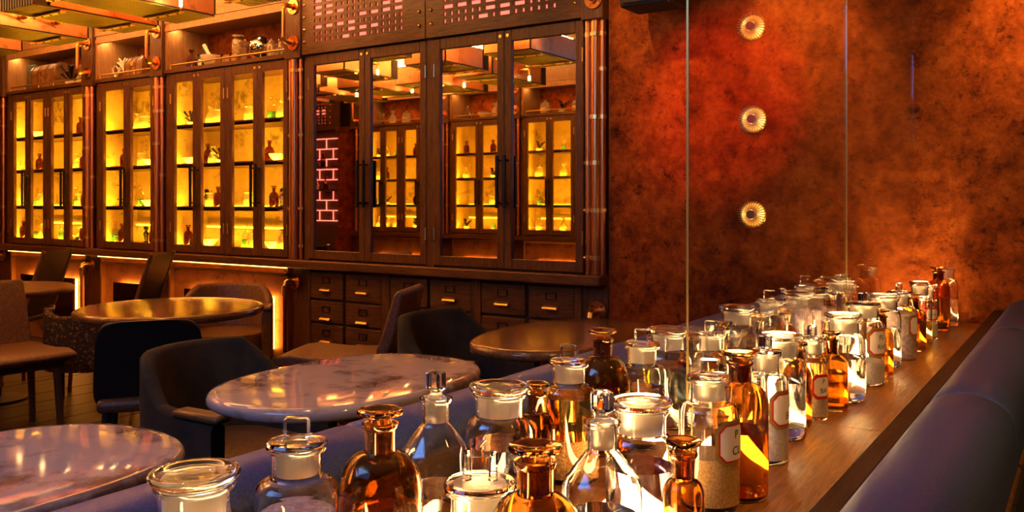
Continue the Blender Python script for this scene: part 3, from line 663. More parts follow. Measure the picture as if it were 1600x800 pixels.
def bottle(pos, label, kind, Rb, hs, hn, rn, rl, shape='round', glass='clear_glass', fill=None, level=.5, fill2=None, lab=None, stop='slab', rz=0.0, name='apothecary_bottle', group='apothecary bottles on the oak shelf'):
    t = thing(name, label, 'bottle' if kind != 'jar' else 'jar', (pos[0], pos[1], SHELF), 0, group)
    prof = body_profile(Rb, hs, hn, rn, rl, shape); key = (round(Rb, 4), round(hs, 4), round(hn, 4), round(rn, 4), round(rl, 4), shape, glass)
    th = .0032
    if key not in MC: MC[key] = MB().lathe(shell(prof, th), N).mesh('body', glass, smooth=50)
    link('body', MC[key], t)
    def contents(z0, z1, m, nm):
        k2 = key + (round(z0, 3), round(z1, 3), m)
        if k2 not in MC:
            q = [(0, z0)]
            zs = [z0] + [z for r, z in prof if z0 < z < z1] + [z1]
            for z in sorted(set(zs)): q.append((max(inner_r(prof, max(z, .013), th * .6), .003), z))
            q.append((0, z1)); MC[k2] = MB().lathe(q, N).mesh(nm, m, smooth=50)
        link(nm, MC[k2], t)
    if fill: contents(.010, hs * level, fill, 'contents')
    if fill2: contents(hs * level + .0004, hs * fill2[1], fill2[0], 'upper_contents')
    fr = 'amber_frost' if 'amber' in glass else 'frosted'
    pk = ('plug', round(rn, 4), fr, round(hn, 4))
    if pk not in MC: MC[pk] = MB().lathe([(0, hn - .036), (rn - .0052, hn - .036), (rn - .0036, hn - .004), (rn - .0036, hn + .001), (0, hn + .001)], N).mesh('stopper_plug', fr, smooth=40)
    s = link('stopper', MC[pk], t)
    top = glass
    sk = (stop, round(rl, 4), round(hn, 4), glass)
    if sk not in MC:
        m = MB()
        if stop == 'slab':
            d = [(0, hn + .0012), (rl * .94, hn + .0012), (rl, hn + .004), (rl * .94, hn + .0075), (rl * .5, hn + .009), (0, hn + .0095)]
            m.lathe(d, N); w_ = max(rl * .42, .011); h_ = .03
            m.slab(w_, .0085, hn + .008, hn + .008 + h_)
        elif stop == 'arch':
            m.lathe([(0, hn + .0012), (rl * .94, hn + .0012), (rl, hn + .004), (rl * .94, hn + .0075), (0, hn + .0085)], N); w_ = rl * .36
            m.tube([(-w_, 0, hn + .008), (-w_, 0, hn + .040), (w_, 0, hn + .040), (w_, 0, hn + .008)], .0062, 4)
        elif stop == 'block':
            m.lathe([(0, hn + .001), (rn * .8, hn + .001), (rn * .5, hn + .006), (rn * .45, hn + .012), (0, hn + .012)], N)
            m.slab(.0135, .0115, hn + .011, hn + .042, .004)
        elif stop == 'mushroom':
            m.lathe([(0, hn + .001), (rn * .75, hn + .001), (rn * .72, hn + .007), (rl * 1.0, hn + .010), (rl * 1.24, hn + .0125), (rl * 1.26, hn + .016), (rl * 1.2, hn + .0185), (rl * .8, hn + .018), (rl * .3, hn + .0155), (0, hn + .0155)], N)
        else:   # lid
            m.lathe([(0, hn + .001), (rl * .9, hn + .001), (rl * 1.0, hn + .003), (rl * 1.10, hn + .008), (rl * 1.12, hn + .012), (rl * 1.08, hn + .015), (rl * .85, hn + .0155), (rl * .72, hn + .0135), (rl * .3, hn + .0125), (0, hn + .0125)], N)
        MC[sk] = m.mesh('stopper_top', 'green_glass' if stop == 'lid' and glass == 'clear_glass' else glass, smooth=40)
    o = link('stopper_top', MC[sk], s); o.rotation_euler = (0, 0, rz)
    if lab: glass_label(t, pos, Rb, hs, **lab)
    return t
def glass_label(t, pos, Rb, hs, lines=(), delta=58, w=.078, h=.080, zc=None, gold=True, tx=-.002, size=.021):
    zc = zc or hs * .62
    ph = atan2(-pos[1], -pos[0]) + R(delta)
    def patch(name, w, h, ch, off, m, par):
        b = MB(); n = 16; rr = Rb + off; prev = None
        for i in range(n + 1):
            x = -w / 2 + w * i / n; d = max(0, abs(x) - (w / 2 - ch)); hh = h / 2 - d
            a = ph + x / rr; q = (b.pt(rr * cos(a), rr * sin(a), zc - hh), b.pt(rr * cos(a), rr * sin(a), zc + hh))
            if prev: b.f.append([prev[0], q[0], q[1], prev[1]])
            prev = q
        b.T = LOCAL; return b.build(name, m, par)
    a = patch('paper_label', w, h, w * .2, .0006, 'label_gold' if gold else 'label_red', t)
    patch('red_border', w * .86, h * .84, w * .17, .0010, 'label_red', a); patch('white_field', w * .78, h * .75, w * .15, .0014, 'paper', a)
    for k, tx_ in enumerate(lines):
        cu = bpy.data.curves.new('lettering', 'FONT'); cu.body = tx_; cu.size = size; cu.align_x = 'LEFT'
        tmp = bpy.data.objects.new('tmp', cu); COL.objects.link(tmp)
        me = bpy.data.meshes.new_from_object(tmp.evaluated_get(bpy.context.evaluated_depsgraph_get()))
        bpy.data.objects.remove(tmp); rr = Rb + .0019
        for v in me.vertices:
            x = v.co.x + tx - (.006 if k and len(tx_) > 1 else 0); an = ph + x / rr; z = zc + v.co.y + (.008 if len(lines) > 1 else -.005) - k * size * 1.35
            v.co = (rr * cos(an), rr * sin(an), z)
        me.materials.clear(); me.materials.append(MATS['ink']); link('lettering', me, a)
def bp(u, d): p = atd(u, d); return (p.x, p.y)
# sizes: Rb, hs, hn, rn, rl
JAR = dict(kind='jar', Rb=.058, hs=.150, hn=.222, rn=.040, rl=.046, stop='lid', name='glass_jar')
SLAB = dict(kind='b', Rb=.054, hs=.168, hn=.226, rn=.032, rl=.040, shape='flat', stop='slab')
CONE = dict(kind='b', Rb=.055, hs=.160, hn=.248, rn=.020, rl=.0255, shape='cone', stop='block')
AMB = dict(kind='b', Rb=.0575, hs=.150, hn=.248, rn=.021, rl=.025, glass='amber_glass', stop='mushroom')
SAMB = dict(kind='b', Rb=.040, hs=.115, hn=.190, rn=.016, rl=.019, glass='amber_glass', stop='mushroom')
SSLAB = dict(kind='b', Rb=.038, hs=.150, hn=.196, rn=.022, rl=.028, shape='flat', stop='slab')
def put(u, d, label, base, **k):
    q = dict(base); q.update(k); return bottle(bp(u, d), label, **q)
# --- near end
put(304, 1.00, 'wide clear jar with flat glass lid, nearest the bottom left corner', JAR, fill='water', level=.5)
put(464, 1.14, 'clear bottle with upright slab stopper beside the jar in the bottom left', SLAB, fill='pink_salt', level=.82, rz=.7)
put(594, 1.17, 'big amber bottle with flat stopper, leftmost of the brown ones', AMB, fill='amber_liquid', level=.85)
put(681, 1.32, 'clear bottle with sloping shoulders and faceted stopper behind the leftmost amber bottle', CONE, fill='water', level=.7)
put(780, 1.47, 'clear jar with wide flat lid and pale violet liquid, droplets on its shoulder', JAR, fill='violet_liquid', level=.92)
put(838, 1.62, 'small brown bottle half hidden behind the wide droplet-covered jar', SAMB, Rb=.036)
put(750, 1.07, 'clear jar whose stopper has a tall glass arch handle, bottom centre', dict(kind='jar', Rb=.052, hs=.135, hn=.195, rn=.036, rl=.045, stop='arch', name='glass_jar'), rz=.55, fill='water', level=.6)
put(836, 1.00, 'dark amber bottle with glossy round stopper at the bottom centre', AMB, fill='amber_liquid', level=.9)
put(941, 1.18, 'clear bottle with tall faceted stopper and a small gold label, bottom centre', CONE, fill='smoke_liquid', level=.75, lab=dict(lines=('C',), delta=38, w=.055, h=.06, zc=.10, tx=.0))
put(1001, 1.36, 'clear wide jar with flat lid and dark violet liquid below droplets', JAR, Rb=.054, rl=.0445, rn=.039, fill='violet_liquid', level=.9)
put(1068, 1.235, 'small dark brown bottle with black-brown stopper in front of the labelled golden one', SAMB, Rb=.030, hs=.125, hn=.19, rl=.020, fill='amber_liquid', level=.5)
put(585, .80, 'amber bottle whose stopper just rises over the bottom edge', SAMB, hn=.18)
# --- right row to the wall
put(1108, 1.57, 'large clear bottle of golden sand with red and gold bordered label', SLAB, fill='gold_sand', level=.55, lab=dict(lines=('P', 'CL'), delta=52, zc=.122, tx=.0), rz=.3)
put(1156, 1.62, 'tall amber bottle standing right of the golden sand bottle', AMB, Rb=.052, hs=.165, fill='amber_liquid', level=.75)
put(1196, 1.84, 'clear slab-stoppered bottle with red-edged label right behind the tall amber one', SLAB, Rb=.047, rl=.034, rn=.028, fill='white_salt', level=.45, lab=dict(lines=('', 'B'), delta=56, zc=.115, tx=.0), rz=1.2)
put(1219, 2.03, 'clear wide jar with grey-violet liquid, lid overlapping the labelled bottle', JAR, fill='smoke_liquid', level=.88)
put(1246, 2.12, 'slim brown bottle squeezed between the grey liquid jar and a labelled bottle', SAMB, Rb=.034, hn=.185, fill='amber_liquid', level=.6)
put(1269, 2.20, 'small clear bottle with white red-lined label and yellow liquid above it', SSLAB, fill='white_salt', level=.45, fill2=('yellow_liquid', .95), lab=dict(lines=('P', 'BA'), delta=40, w=.058, h=.062, zc=.085, gold=False, size=.017, tx=-.002), rz=1.2)
put(1299, 2.29, 'brown bottle with bright yellow liquid right of the small white label', SAMB, Rb=.042, hn=.185, fill='yellow_liquid', level=.85)
put(1318, 2.40, 'clear wide jar with lid in the middle of the right row', JAR, fill='water', level=.80)
put(1349, 2.62, 'tall clear bottle with octagonal red and gold label, mid right row', SLAB, Rb=.060, rl=.05, rn=.042, hn=.235, fill='white_salt', level=.42, lab=dict(lines=('PU', 'RHE'), delta=48, w=.085, h=.088, zc=.130, tx=-.004), rz=1.3)
put(1377, 2.72, 'narrow brown bottle peeking out behind the octagonal label', SAMB, Rb=.036, fill='amber_liquid', level=.7)
put(1382, 2.90, 'clear wide jar with colourless liquid right behind the octagonal label bottle', JAR, Rb=.052, fill='water', level=.85)
put(1405, 3.03, 'clear bottle packed with pink crystals in the right row', SLAB, Rb=.056, fill='pink_salt', level=.95, rz=1.5, lab=dict(lines=(), delta=62, w=.06, h=.075, zc=.12))
put(1428, 3.20, 'brown bottle right of the pink crystals', SAMB, Rb=.042, fill='amber_liquid', level=.9)
put(1437, 3.36, 'pale clear jar behind the brown bottle near the copper wall', JAR, Rb=.044, rn=.030, rl=.034, fill='yellow_liquid', level=.6)
put(1450, 3.48, 'small labelled bottle with domed stopper and white salt close to the copper wall', SSLAB, stop='mushroom', Rb=.036, fill='white_salt', level=.4, lab=dict(lines=('CAR',), delta=30, w=.05, h=.05, zc=.10, gold=False, size=.011, tx=-.008))
put(1466, 3.70, 'tall dark brown bottle, third from the copper wall at the right end', AMB, Rb=.046, hs=.17, hn=.25, rl=.026)
put(1480, 3.84, 'clear bottle with upright stopper, second from the copper wall', SLAB, Rb=.044, hs=.17, hn=.245, rn=.028, rl=.034, fill='blue_liquid', level=.7, rz=1.5)
put(1494, 4.02, 'labelled dark green bottle touching the copper wall end of the row', SSLAB, Rb=.030, hn=.20, fill='smoke_liquid', level=.6, lab=dict(lines=('I',), delta=20, w=.04, h=.045, zc=.13, size=.012, tx=-.002))
# --- left row behind
put(889, 1.72, 'tall clear bottle half full of brown grains left of the glass screen', SLAB, Rb=.054, fill='brown_sand', level=.5, fill2=('yellow_liquid', .97), rz=.2)
put(942, 1.90, 'amber round-shouldered bottle left of the clear screen', AMB, Rb=.060, hs=.14, fill='amber_liquid', level=.9)
put(1003, 1.93, 'clear bottle with chunky slab stopper in front of the pale blue jar', SLAB, fill='water', level=.8, rz=.1)
put(1043, 2.13, 'wide lidded jar of pale blue liquid beside the screen edge', JAR, rl=.044, rn=.039, fill='blue_liquid', level=.98)
put(1083, 2.28, 'slim brown bottle just right of the glass screen edge', SAMB, Rb=.034, hn=.18, fill='yellow_liquid', level=.8)
put(1110, 2.22, 'clear bottle with slab stopper and yellow liquid behind the screen', SLAB, Rb=.045, hn=.205, hs=.15, rl=.034, rn=.027, fill='yellow_liquid', level=.85, rz=.2)
put(1131, 2.45, 'brown bottle between a yellow bottle and the bright wide jar', SAMB, Rb=.036, fill='yellow_liquid', level=.7)
put(1151, 2.50, 'bright clear wide-mouthed jar with lid in the left row', JAR, hn=.232, hs=.145, fill='water', level=.75)
put(1185, 2.62, 'small brown-stoppered bottle right of the bright wide jar', SAMB, Rb=.032, fill='yellow_liquid', level=.7)
put(1202, 2.64, 'clear bottle with square knob stopper in the left row, glowing yellow', SLAB, hn=.24, hs=.18, fill='yellow_liquid', level=.5, rz=.3)
put(1226, 2.78, 'brown bottle with orange glow behind the square-knob bottle', SAMB, fill='yellow_liquid', level=.9)
put(1245, 2.86, 'clear lidded jar with bright white glow in the left row', JAR, hn=.236, fill='water', level=.8)
put(1258, 3.08, 'clear bottle of pink crystals rising over the left row', SLAB, hn=.246, hs=.18, fill='pink_salt', level=.9, rz=.2)
put(1284, 3.12, 'dark brown bottle right of the left-row pink crystals', AMB, Rb=.048, fill='yellow_liquid', level=.8)
put(1301, 3.28, 'clear lidded jar farthest along the left row', JAR, hn=.245, fill='water', level=.7)
put(1318, 3.5, 'small clear bottle with domed stopper beyond the screen joint', SSLAB, stop='mushroom', hn=.235, hs=.18, fill='water', level=.6)

# ------------------------------------------------------------------ tables
def table(pos, label, top_m, sx, sy, ex=None, h=.74, rz=0.0):
    t = thing('cafe_table', label, 'table', (pos[0], pos[1], 0), rz)
    th = .042; p = [(0, h - th), (.93, h - th)]
    for k in range(1, 8):
        a = -pi / 2 + pi * k / 8; p.append((.955 + .045 * cos(a), h - th / 2 + th / 2 * sin(a)))
    p += [(.93, h), (.5, h), (0, h)]
    m = MB(); m.T = LOCAL; m.lathe(p, 64, ex=ex, sx=sx, sy=sy); m.build('top', top_m, t, smooth=50)
    m = MB(); m.T = LOCAL; m.lathe([(0, .02), (.035, .02), (.035, h - th - .02), (.12, h - th - .015), (.12, h - th), (0, h - th)], 16); c = m.build('column', 'dark_metal', t, smooth=40)
    rm = MB().tube([(.045 * cos(2 * pi * k / 18), .045 * sin(2 * pi * k / 18), 0) for k in range(18)], .009, 6, closed=True).mesh('coil', 'copper_pipe', smooth=60)
    for i in range(26): link('coil', rm, c, (0, 0, .10 + i * .021))
    m = MB(); m.T = LOCAL; m.lathe([(0, 0), (.19, 0), (.19, .012), (.06, .025), (0, .025)], 32); m.build('foot', 'dark_metal', t, smooth=40)
table((-1.97, 2.03), 'white marble oval table in the middle beside the blue bench', 'marble', .33, .47, .82)
table((-1.93, .84), 'white marble oval table in the bottom left corner', 'marble', .33, .46, .82)
table((-1.87, 3.22), 'dark polished oval table in front of the small drawers', 'table_wood', .32, .52, .85)
table((-4.1, 2.85), 'round polished wooden table in front of the halo-lit panels', 'table_wood', .48, .48)
table((-5.98, 2.85), 'round pale wooden table cut by the left edge', 'chair_wood', .47, .47)

# ------------------------------------------------------------------ chairs (local +x is the way they face)
def LM(): m = MB(); m.T = LOCAL; return m
def tub_chair(pos, rz, label, top=.78, fabric='green_velvet', w=.27, sled=False, name='tub_chair'):
    t = thing(name, label, 'armchair', (pos[0], pos[1], 0), rz, 'lounge chairs around the tables')
    path = [(.24, -w, .60), (.12, -w, .61), (-.02, -w, .63)]
    n = 14
    for k in range(n + 1):
        a = -pi / 2 - pi * k / n; q = sin(pi * k / n); path.append((-.02 + .24 * cos(a), w * -sin(-a) if False else w * sin(a), .63 + (top - .63) * min(1, q * 1.6)))
    path += [(-.02, w, .63), (.12, w, .61), (.24, w, .60)]
    m = LM(); rings = []
    for i, p in enumerate(path):
        a = path[max(i - 1, 0)]; b = path[min(i + 1, len(path) - 1)]
        tx, ty = b[0] - a[0], b[1] - a[1]; L_ = hypot(tx, ty) or 1; nx, ny = -ty / L_, tx / L_; d = .028
        z0, z1 = .26, p[2]
        rings.append([m.pt(p[0] + nx * d, p[1] + ny * d, z0), m.pt(p[0] + nx * d, p[1] + ny * d, z1 - .02), m.pt(p[0] + nx * d * .6, p[1] + ny * d * .6, z1 - .004), m.pt(p[0], p[1], z1),
                      m.pt(p[0] - nx * d * .6, p[1] - ny * d * .6, z1 - .004), m.pt(p[0] - nx * d, p[1] - ny * d, z1 - .02), m.pt(p[0] - nx * d, p[1] - ny * d, z0)])
    for A, B in zip(rings, rings[1:]):
        for k in range(7): m.f.append([A[k], A[(k + 1) % 7], B[(k + 1) % 7], B[k]])
    m.f.append(rings[0]); m.f.append(rings[-1]); m.build('back_shell', fabric, t, smooth=50)
    for sgn in (-1, 1):
        LM().box(.06, .27, sgn * w - .034, sgn * w + .034, .60, .628).build('armrest', 'chair_wood', t, bevel=.012, seg=2)
    LM().lathe([(0, .26), (.95, .26), (1, .30), (1, .40), (.96, .44), (.6, .455), (0, .46)], 28, (.0, 0, 0), ex=.7, sx=.25, sy=w - .03).build('seat', 'brown_leather' if fabric == 'green_velvet' else fabric, t, smooth=50)
    if sled:
        for sgn in (-1, 1):
            LM().tube([(-.2, sgn * .2, .27), (-.2, sgn * .2, .04), (-.18, sgn * .2, .015), (.18, sgn * .2, .015), (.2, sgn * .2, .04), (.2, sgn * .2, .27)], .010, 8).build('sled_leg', 'dark_metal', t, smooth=50)
    else:
        for x, y in ((.2, .2), (.2, -.2), (-.18, .2), (-.18, -.2)): LM().cyl((x, y, .27), (x * 1.1, y * 1.1, 0), .020, 10, .012).build('leg', 'black', t, smooth=40)
def side_chair(pos, rz, label):
    t = thing('lounge_chair', label, 'chair', (pos[0], pos[1], 0), rz, 'lounge chairs around the tables')
    m = LM(); prof = [(-.34, .40), (-.32, .46), (.0, .455), (.18, .47), (.27, .455), (.285, .43), (.24, .405), (.0, .385)]
    for y in (-.24, .24): prof_i = [m.pt(x, y, z) for x, z in prof]; m.f.append(prof_i)
    k = len(prof)
    for i in range(k): m.f.append([i, (i + 1) % k, k + (i + 1) % k, k + i])
    m.build('seat', 'brown_leather', t, bevel=.018, seg=3)
    m = LM(); prof = [(-.31, .40), (-.27, .42), (-.34, .60), (-.40, .80), (-.425, .83), (-.455, .81), (-.42, .62), (-.36, .44)]
    for y in (-.23, .23): m.f.append([m.pt(x, y, z) for x, z in prof])
    for i in range(8): m.f.append([i, (i + 1) % 8, 8 + (i + 1) % 8, 8 + i])
    m.build('backrest', 'brown_leather', t, bevel=.014, seg=3)
    LM().box(-.22, .2, -.2, .2, .365, .395).build('under_frame', 'black', t)
    for x, y in ((.17, .17), (.17, -.17), (-.17, .17), (-.17, -.17)): LM().cyl((x, y, .37), (x * 1.1, y * 1.1, 0), .022, 10, .018).build('leg', 'chair_wood', t, smooth=40)
def shell_chair(pos, rz, label, w=.44, z0=.40, z1=.80):
    t = thing('shell_chair', label, 'chair', (pos[0], pos[1], 0), rz, 'lounge chairs around the tables')
    m = LM(); n = 12
    for side in (0, 1):
        ring = []
        for k in range(40):
            a = 2 * pi * k / 40; x = math.copysign(abs(cos(a)) ** .35, cos(a)); z = math.copysign(abs(sin(a)) ** .35, sin(a))
            y_ = x * w / 2 * (1 - .06 * z); ring.append(m.pt(-.20 - .06 * z - (.03 if side else 0) + .05 * abs(x) ** 2, y_, .5 * (z0 + z1) + z * .5 * (z1 - z0)))
        m.f.append(ring)
    for k in range(40): m.f.append([k, (k + 1) % 40, 40 + (k + 1) % 40, 40 + k])
    m.build('back_shell', 'dark_shell', t, bevel=.01, seg=2)
    LM().box(-.2, .24, -.21, .21, .40, .46).build('seat', 'brown_leather', t, bevel=.025, seg=3)
    for x, y in ((.19, .17), (.19, -.17), (-.17, .17), (-.17, -.17)): LM().cyl((x, y, .41), (x * 1.12, y * 1.12, 0), .018, 10, .012).build('leg', 'black', t, smooth=40)
def sling_chair(pos, rz, label, zt=.93):
    t = thing('sling_chair', label, 'chair', (pos[0], pos[1], 0), rz, 'lounge chairs around the tables')
    m = LM(); prof = [(-.13, .44), (-.30, zt), (-.32, zt), (-.15, .43)]
    for y in (-.2, .2): m.f.append([m.pt(x, y, z) for x, z in prof])
    for i in range(4): m.f.append([i, (i + 1) % 4, 4 + (i + 1) % 4, 4 + i])
    m.build('backrest', 'black', t, bevel=.004, seg=1)
    for y in (-.215, .215): LM().tube([(-.14, y, .40), (-.315, y, zt + .01)], .014, 8).build('back_post', 'chair_wood', t, smooth=40)
    LM().box(-.16, .26, -.2, .2, .41, .455).build('seat', 'black', t, bevel=.015, seg=2)
    for x, y in ((.22, .19), (.22, -.19), (-.15, .19), (-.15, -.19)): LM().cyl((x, y, .42), (x * 1.1, y * 1.05, 0), .014, 8).build('leg', 'chair_wood', t, smooth=40)
tub_chair((-2.56, 2.02), R(4), 'dark green tub armchair behind the middle marble table')
tub_chair((-2.42, 3.2), R(0), 'dark green tub armchair in front of the small oak drawers')
tub_chair((-4.78, 3.74), R(-45), 'brown rounded armchair behind the round wooden table', .74, 'brown_leather')
tub_chair((-5.30, 3.15), R(150), 'speckled round-backed chair tucked under the pale table', .60, 'speckle', .28, True, 'speckled_chair')
side_chair((-5.06, 2.5), R(-5), 'brown leather chair seen from the side at the left edge')
side_chair((-3.55, 3.52), R(205), 'brown leather chair seen from the side left of the drawers')
shell_chair((-3.52, 2.35), R(143), 'black shell-backed chair turned away in front of the round table')
sling_chair((-5.72, 3.55), R(215), 'tall flat black chair back leaning by the narrow cabinet')
sling_chair((-6.72, 3.35), R(215), 'tall flat black chair back at the left edge under the cabinets')

# ------------------------------------------------------------------ small things in the cabinets and niches
def mini(name, parts, scale=1.0):
    """prototype: list of (part, material, mesh)"""
    return parts
def lat(nm, prof, m, n=14, smooth=50): return MB().lathe(prof, n).mesh(nm, m, smooth=smooth)
PROTO = {
 'amber bottle': ('bottle', [('body', lat('body', [(0, 0), (.034, 0), (.036, .01), (.036, .085), (.028, .108), (.012, .118), (.012, .14), (.017, .142), (.017, .147), (0, .147)], 'thin_amber')),
                            ('stopper', lat('stopper', [(0, .147), (.012, .147), (.02, .156), (.02, .162), (0, .162)], 'lit_amber')), ('contents', lat('contents', [(0, .004), (.033, .004), (.033, .07), (0, .07)], 'lit_amber'))]),
 'green bottle': ('bottle', [('body', lat('body', [(0, 0), (.026, 0), (.028, .01), (.028, .09), (.02, .108), (.010, .118), (.010, .14), (.014, .142), (.014, .147), (0, .147)], 'thin_clear')),
                            ('stopper', lat('stopper', [(0, .147), (.010, .147), (.016, .154), (.014, .164), (0, .166)], 'thin_clear')), ('contents', lat('contents', [(0, .004), (.025, .004), (.025, .062), (0, .062)], 'lit_green'))]),
 'clear flask': ('bottle', [('body', lat('body', [(0, 0), (.042, 0), (.044, .01), (.042, .06), (.028, .09), (.014, .105), (.014, .125), (.02, .127), (.02, .131), (0, .131)], 'glow_clear')),
                           ('stopper', lat('stopper', [(0, .131), (.014, .131), (.024, .139), (.022, .149), (0, .15)], 'glow_clear')), ('contents', lat('contents', [(0, .004), (.038, .004), (.037, .045), (0, .045)], 'lit_pale'))]),
 'pale jar': ('jar', [('body', lat('body', [(0, 0), (.046, 0), (.048, .01), (.048, .08), (.038, .096), (.036, .105), (.042, .108), (0, .108)], 'glow_clear')),
                      ('lid', lat('lid', [(0, .108), (.042, .109), (.046, .116), (.014, .122), (.014, .136), (0, .138)], 'glow_clear')), ('contents', lat('contents', [(0, .004), (.043, .004), (.043, .06), (0, .06)], 'lit_pale'))]),
 'white bowl': ('bowl', [('body', lat('body', [(0, 0), (.03, 0), (.03, .008), (.055, .035), (.07, .06), (.064, .06), (.05, .036), (.02, .012), (0, .012)], 'ivory', 18))]),
 'glass globe': ('ornament', [('globe', MB().ball((0, 0, .085), .06, 16).mesh('globe', 'thin_clear', 60)), ('foot', lat('foot', [(0, 0), (.04, 0), (.03, .012), (.012, .03), (0, .03)], 'dark_metal'))]),
 'small figurine': ('figurine', [('body', lat('body', [(0, 0), (.03, 0), (.03, .012), (.014, .02), (.018, .06), (.024, .085), (.012, .1), (.008, .105), (.018, .12), (.016, .14), (0, .148)], 'dark_metal')), ('base', MB().box(-.03, .03, -.03, .03, -.0, .01).mesh('base', 'dark_metal'))]),
 'dried plant': ('plant', []),
}
pl = MB(); rn_ = random.Random(4)
for k in range(11):
    a = rn_.uniform(0, 2 * pi); r_ = rn_.uniform(.03, .07); h_ = rn_.uniform(.06, .13); pl.tube([(0, 0, .03), (r_ * .4 * cos(a), r_ * .4 * sin(a), h_ * .6), (r_ * cos(a), r_ * sin(a), h_)], [.004, .004, .010], 5)
PROTO['dried plant'] = ('plant', [('stems', pl.mesh('stems', 'dark_metal', 60)), ('pot', lat('pot', [(0, 0), (.028, 0), (.036, .035), (.03, .035), (0, .03)], 'ivory'))])
def drop(kind, X, Y, z, label, s=1.0, group=None, rz=0.0):
    cat, parts = PROTO[kind]; t = thing(kind.replace(' ', '_'), label, cat, (X, Y, z), rz, group); t.scale = (s, s, s)
    for nm, me in parts: link(nm, me, t)
    return t
SN = ['bottom', 'second', 'third', 'top']
CAB = {'far left cabinet': [(u, k, q) for u, k, q in ((62, 3, 'white bowl'), (126, 3, 'amber bottle'), (62, 2, 'amber bottle'), (122, 2, 'clear flask'), (131, 2, 'amber bottle'), (58, 1, 'green bottle'), (66, 1, 'pale jar'), (119, 1, 'green bottle'), (126, 1, 'pale jar'), (133, 1, 'amber bottle'), (37, 0, 'amber bottle'), (57, 0, 'green bottle'), (66, 0, 'clear flask'), (97, 0, 'green bottle'), (122, 0, 'glass globe'), (131, 0, 'amber bottle'))],
       'narrow cabinet': [(216, 3, 'clear flask'), (228, 3, 'pale jar'), (194, 2, 'amber bottle'), (224, 2, 'pale jar'), (237, 2, 'white bowl'), (220, 1, 'green bottle'), (235, 1, 'white bowl'), (180, 0, 'green bottle'), (191, 0, 'amber bottle'), (228, 0, 'small figurine'), (240, 0, 'amber bottle')],
       'large glowing cabinet': [(300, 3, 'dried plant'), (330, 3, 'clear flask'), (342, 3, 'pale jar'), (392, 3, 'pale jar'), (424, 3, 'green bottle'), (441, 3, 'clear flask'), (300, 2, 'white bowl'), (325, 2, 'amber bottle'), (334, 2, 'clear flask'), (345, 2, 'dried plant'), (421, 2, 'amber bottle'), (435, 2, 'white bowl'), (446, 2, 'green bottle'), (323, 1, 'small figurine'), (331, 1, 'pale jar'), (341, 1, 'amber bottle'), (391, 1, 'pale jar'), (428, 1, 'amber bottle'), (441, 1, 'small figurine'), (294, 0, 'amber bottle'), (328, 0, 'white bowl'), (384, 0, 'green bottle'), (396, 0, 'pale jar'), (427, 0, 'white bowl'), (442, 0, 'clear flask')]}
DU = {'far left cabinet': ((23, 49), (49, 77), (81, 110), (110, 139)), 'narrow cabinet': ((162, 204), (204, 246)), 'large glowing cabinet': ((272, 313), (313, 356), (361, 408), (408, 455))}
for cn, items in CAB.items():
    seen = {}
    for u, k, q in items:
        di = next((i for i, (a, b) in enumerate(DU[cn]) if a <= u <= b), 0)
        key = (di, k, q); seen[key] = seen.get(key, 0) + 1
        Y = WALL + .12 if k else WALL + .10
        extra = '' if seen[key] == 1 else ' right of its twin'
        drop(q, ux(u, Y), Y, SHZ[k] + .0005, f'{q} on the {SN[k]} shelf, {ORD[di]} door of the {cn}{extra}', 1.05 if q != 'green bottle' else 1.15, 'curios in the ' + cn)
    
# balance scales in the narrow cabinet
X, Y, z = ux(181, WALL + .14), WALL + .14, SHZ[1]
b = thing('balance_scales', 'small dark balance scales on the second shelf of the narrow cabinet', 'scales', (X, Y, z))
MB().cyl((X, Y, z), (X, Y, z + .2), .004, 6).build('post', 'dark_metal', b); MB().lathe([(0, 0), (.035, 0), (.03, .01), (0, .012)], 14, (X, Y, z)).build('foot', 'dark_metal', b)
MB().cyl((X - .07, Y, z + .19), (X + .07, Y, z + .20), .003, 6).build('beam', 'dark_metal', b)
for e in (-.07, .07):
    p = MB().lathe([(0, .06), (.025, .064), (.034, .075), (.030, .075), (0, .066)], 12, (X + e, Y, z)).build('pan', 'dark_metal', b)
    for q in (-.03, .03): MB().cyl((X + e + q, Y, z + .075), (X + e, Y, z + .19), .0012, 4).build('cord', 'dark_metal', p)
# opposite cabinets, seen as reflections
rr = random.Random(11); kinds = ['amber bottle', 'green bottle', 'clear flask', 'pale jar', 'amber bottle', 'dried plant', 'clear flask']
for cn, items in (('second', ((-8.42, -8.28), (-8.1, -7.97), (-7.75, -7.62))), ('third', ((-6.88, -6.68), (-6.45, -6.25))), ('fourth', ((-5.75, -5.58), (-5.4, -5.24), (-5.0, -4.88)))):
    for i, grp in enumerate(items):
        for k in range(4):
            for j, xx in enumerate(grp):
                if rr.random() < .18: continue
                q = kinds[(i * 3 + k * 2 + j * 4 + len(cn)) % 7]
                drop(q, xx, OY - .14, SHZ[k] + .0005, f'{q} reflected in the {cn} mirrored door, {SN[k]} shelf, {"left" if j == 0 else "right"} side of its pane {ORD[i]}', 1.1, 'curios mirrored in the doors')
for xx, zz, q in ((-9.75, 1.805, 'amber bottle'), (-9.55, 1.805, 'dried plant'), (-9.35, 1.805, 'amber bottle'), (-9.7, 1.475, 'dried plant'), (-9.5, 1.475, 'clear flask'), (-9.3, 1.475, 'amber bottle')):
    drop(q, xx, OY + .05, zz, f'{q} at {"upper" if zz > 1.6 else "lower"} bar shelf before neon bricks, {"left" if xx < -9.6 else "middle" if xx < -9.4 else "right"}', 1.2)
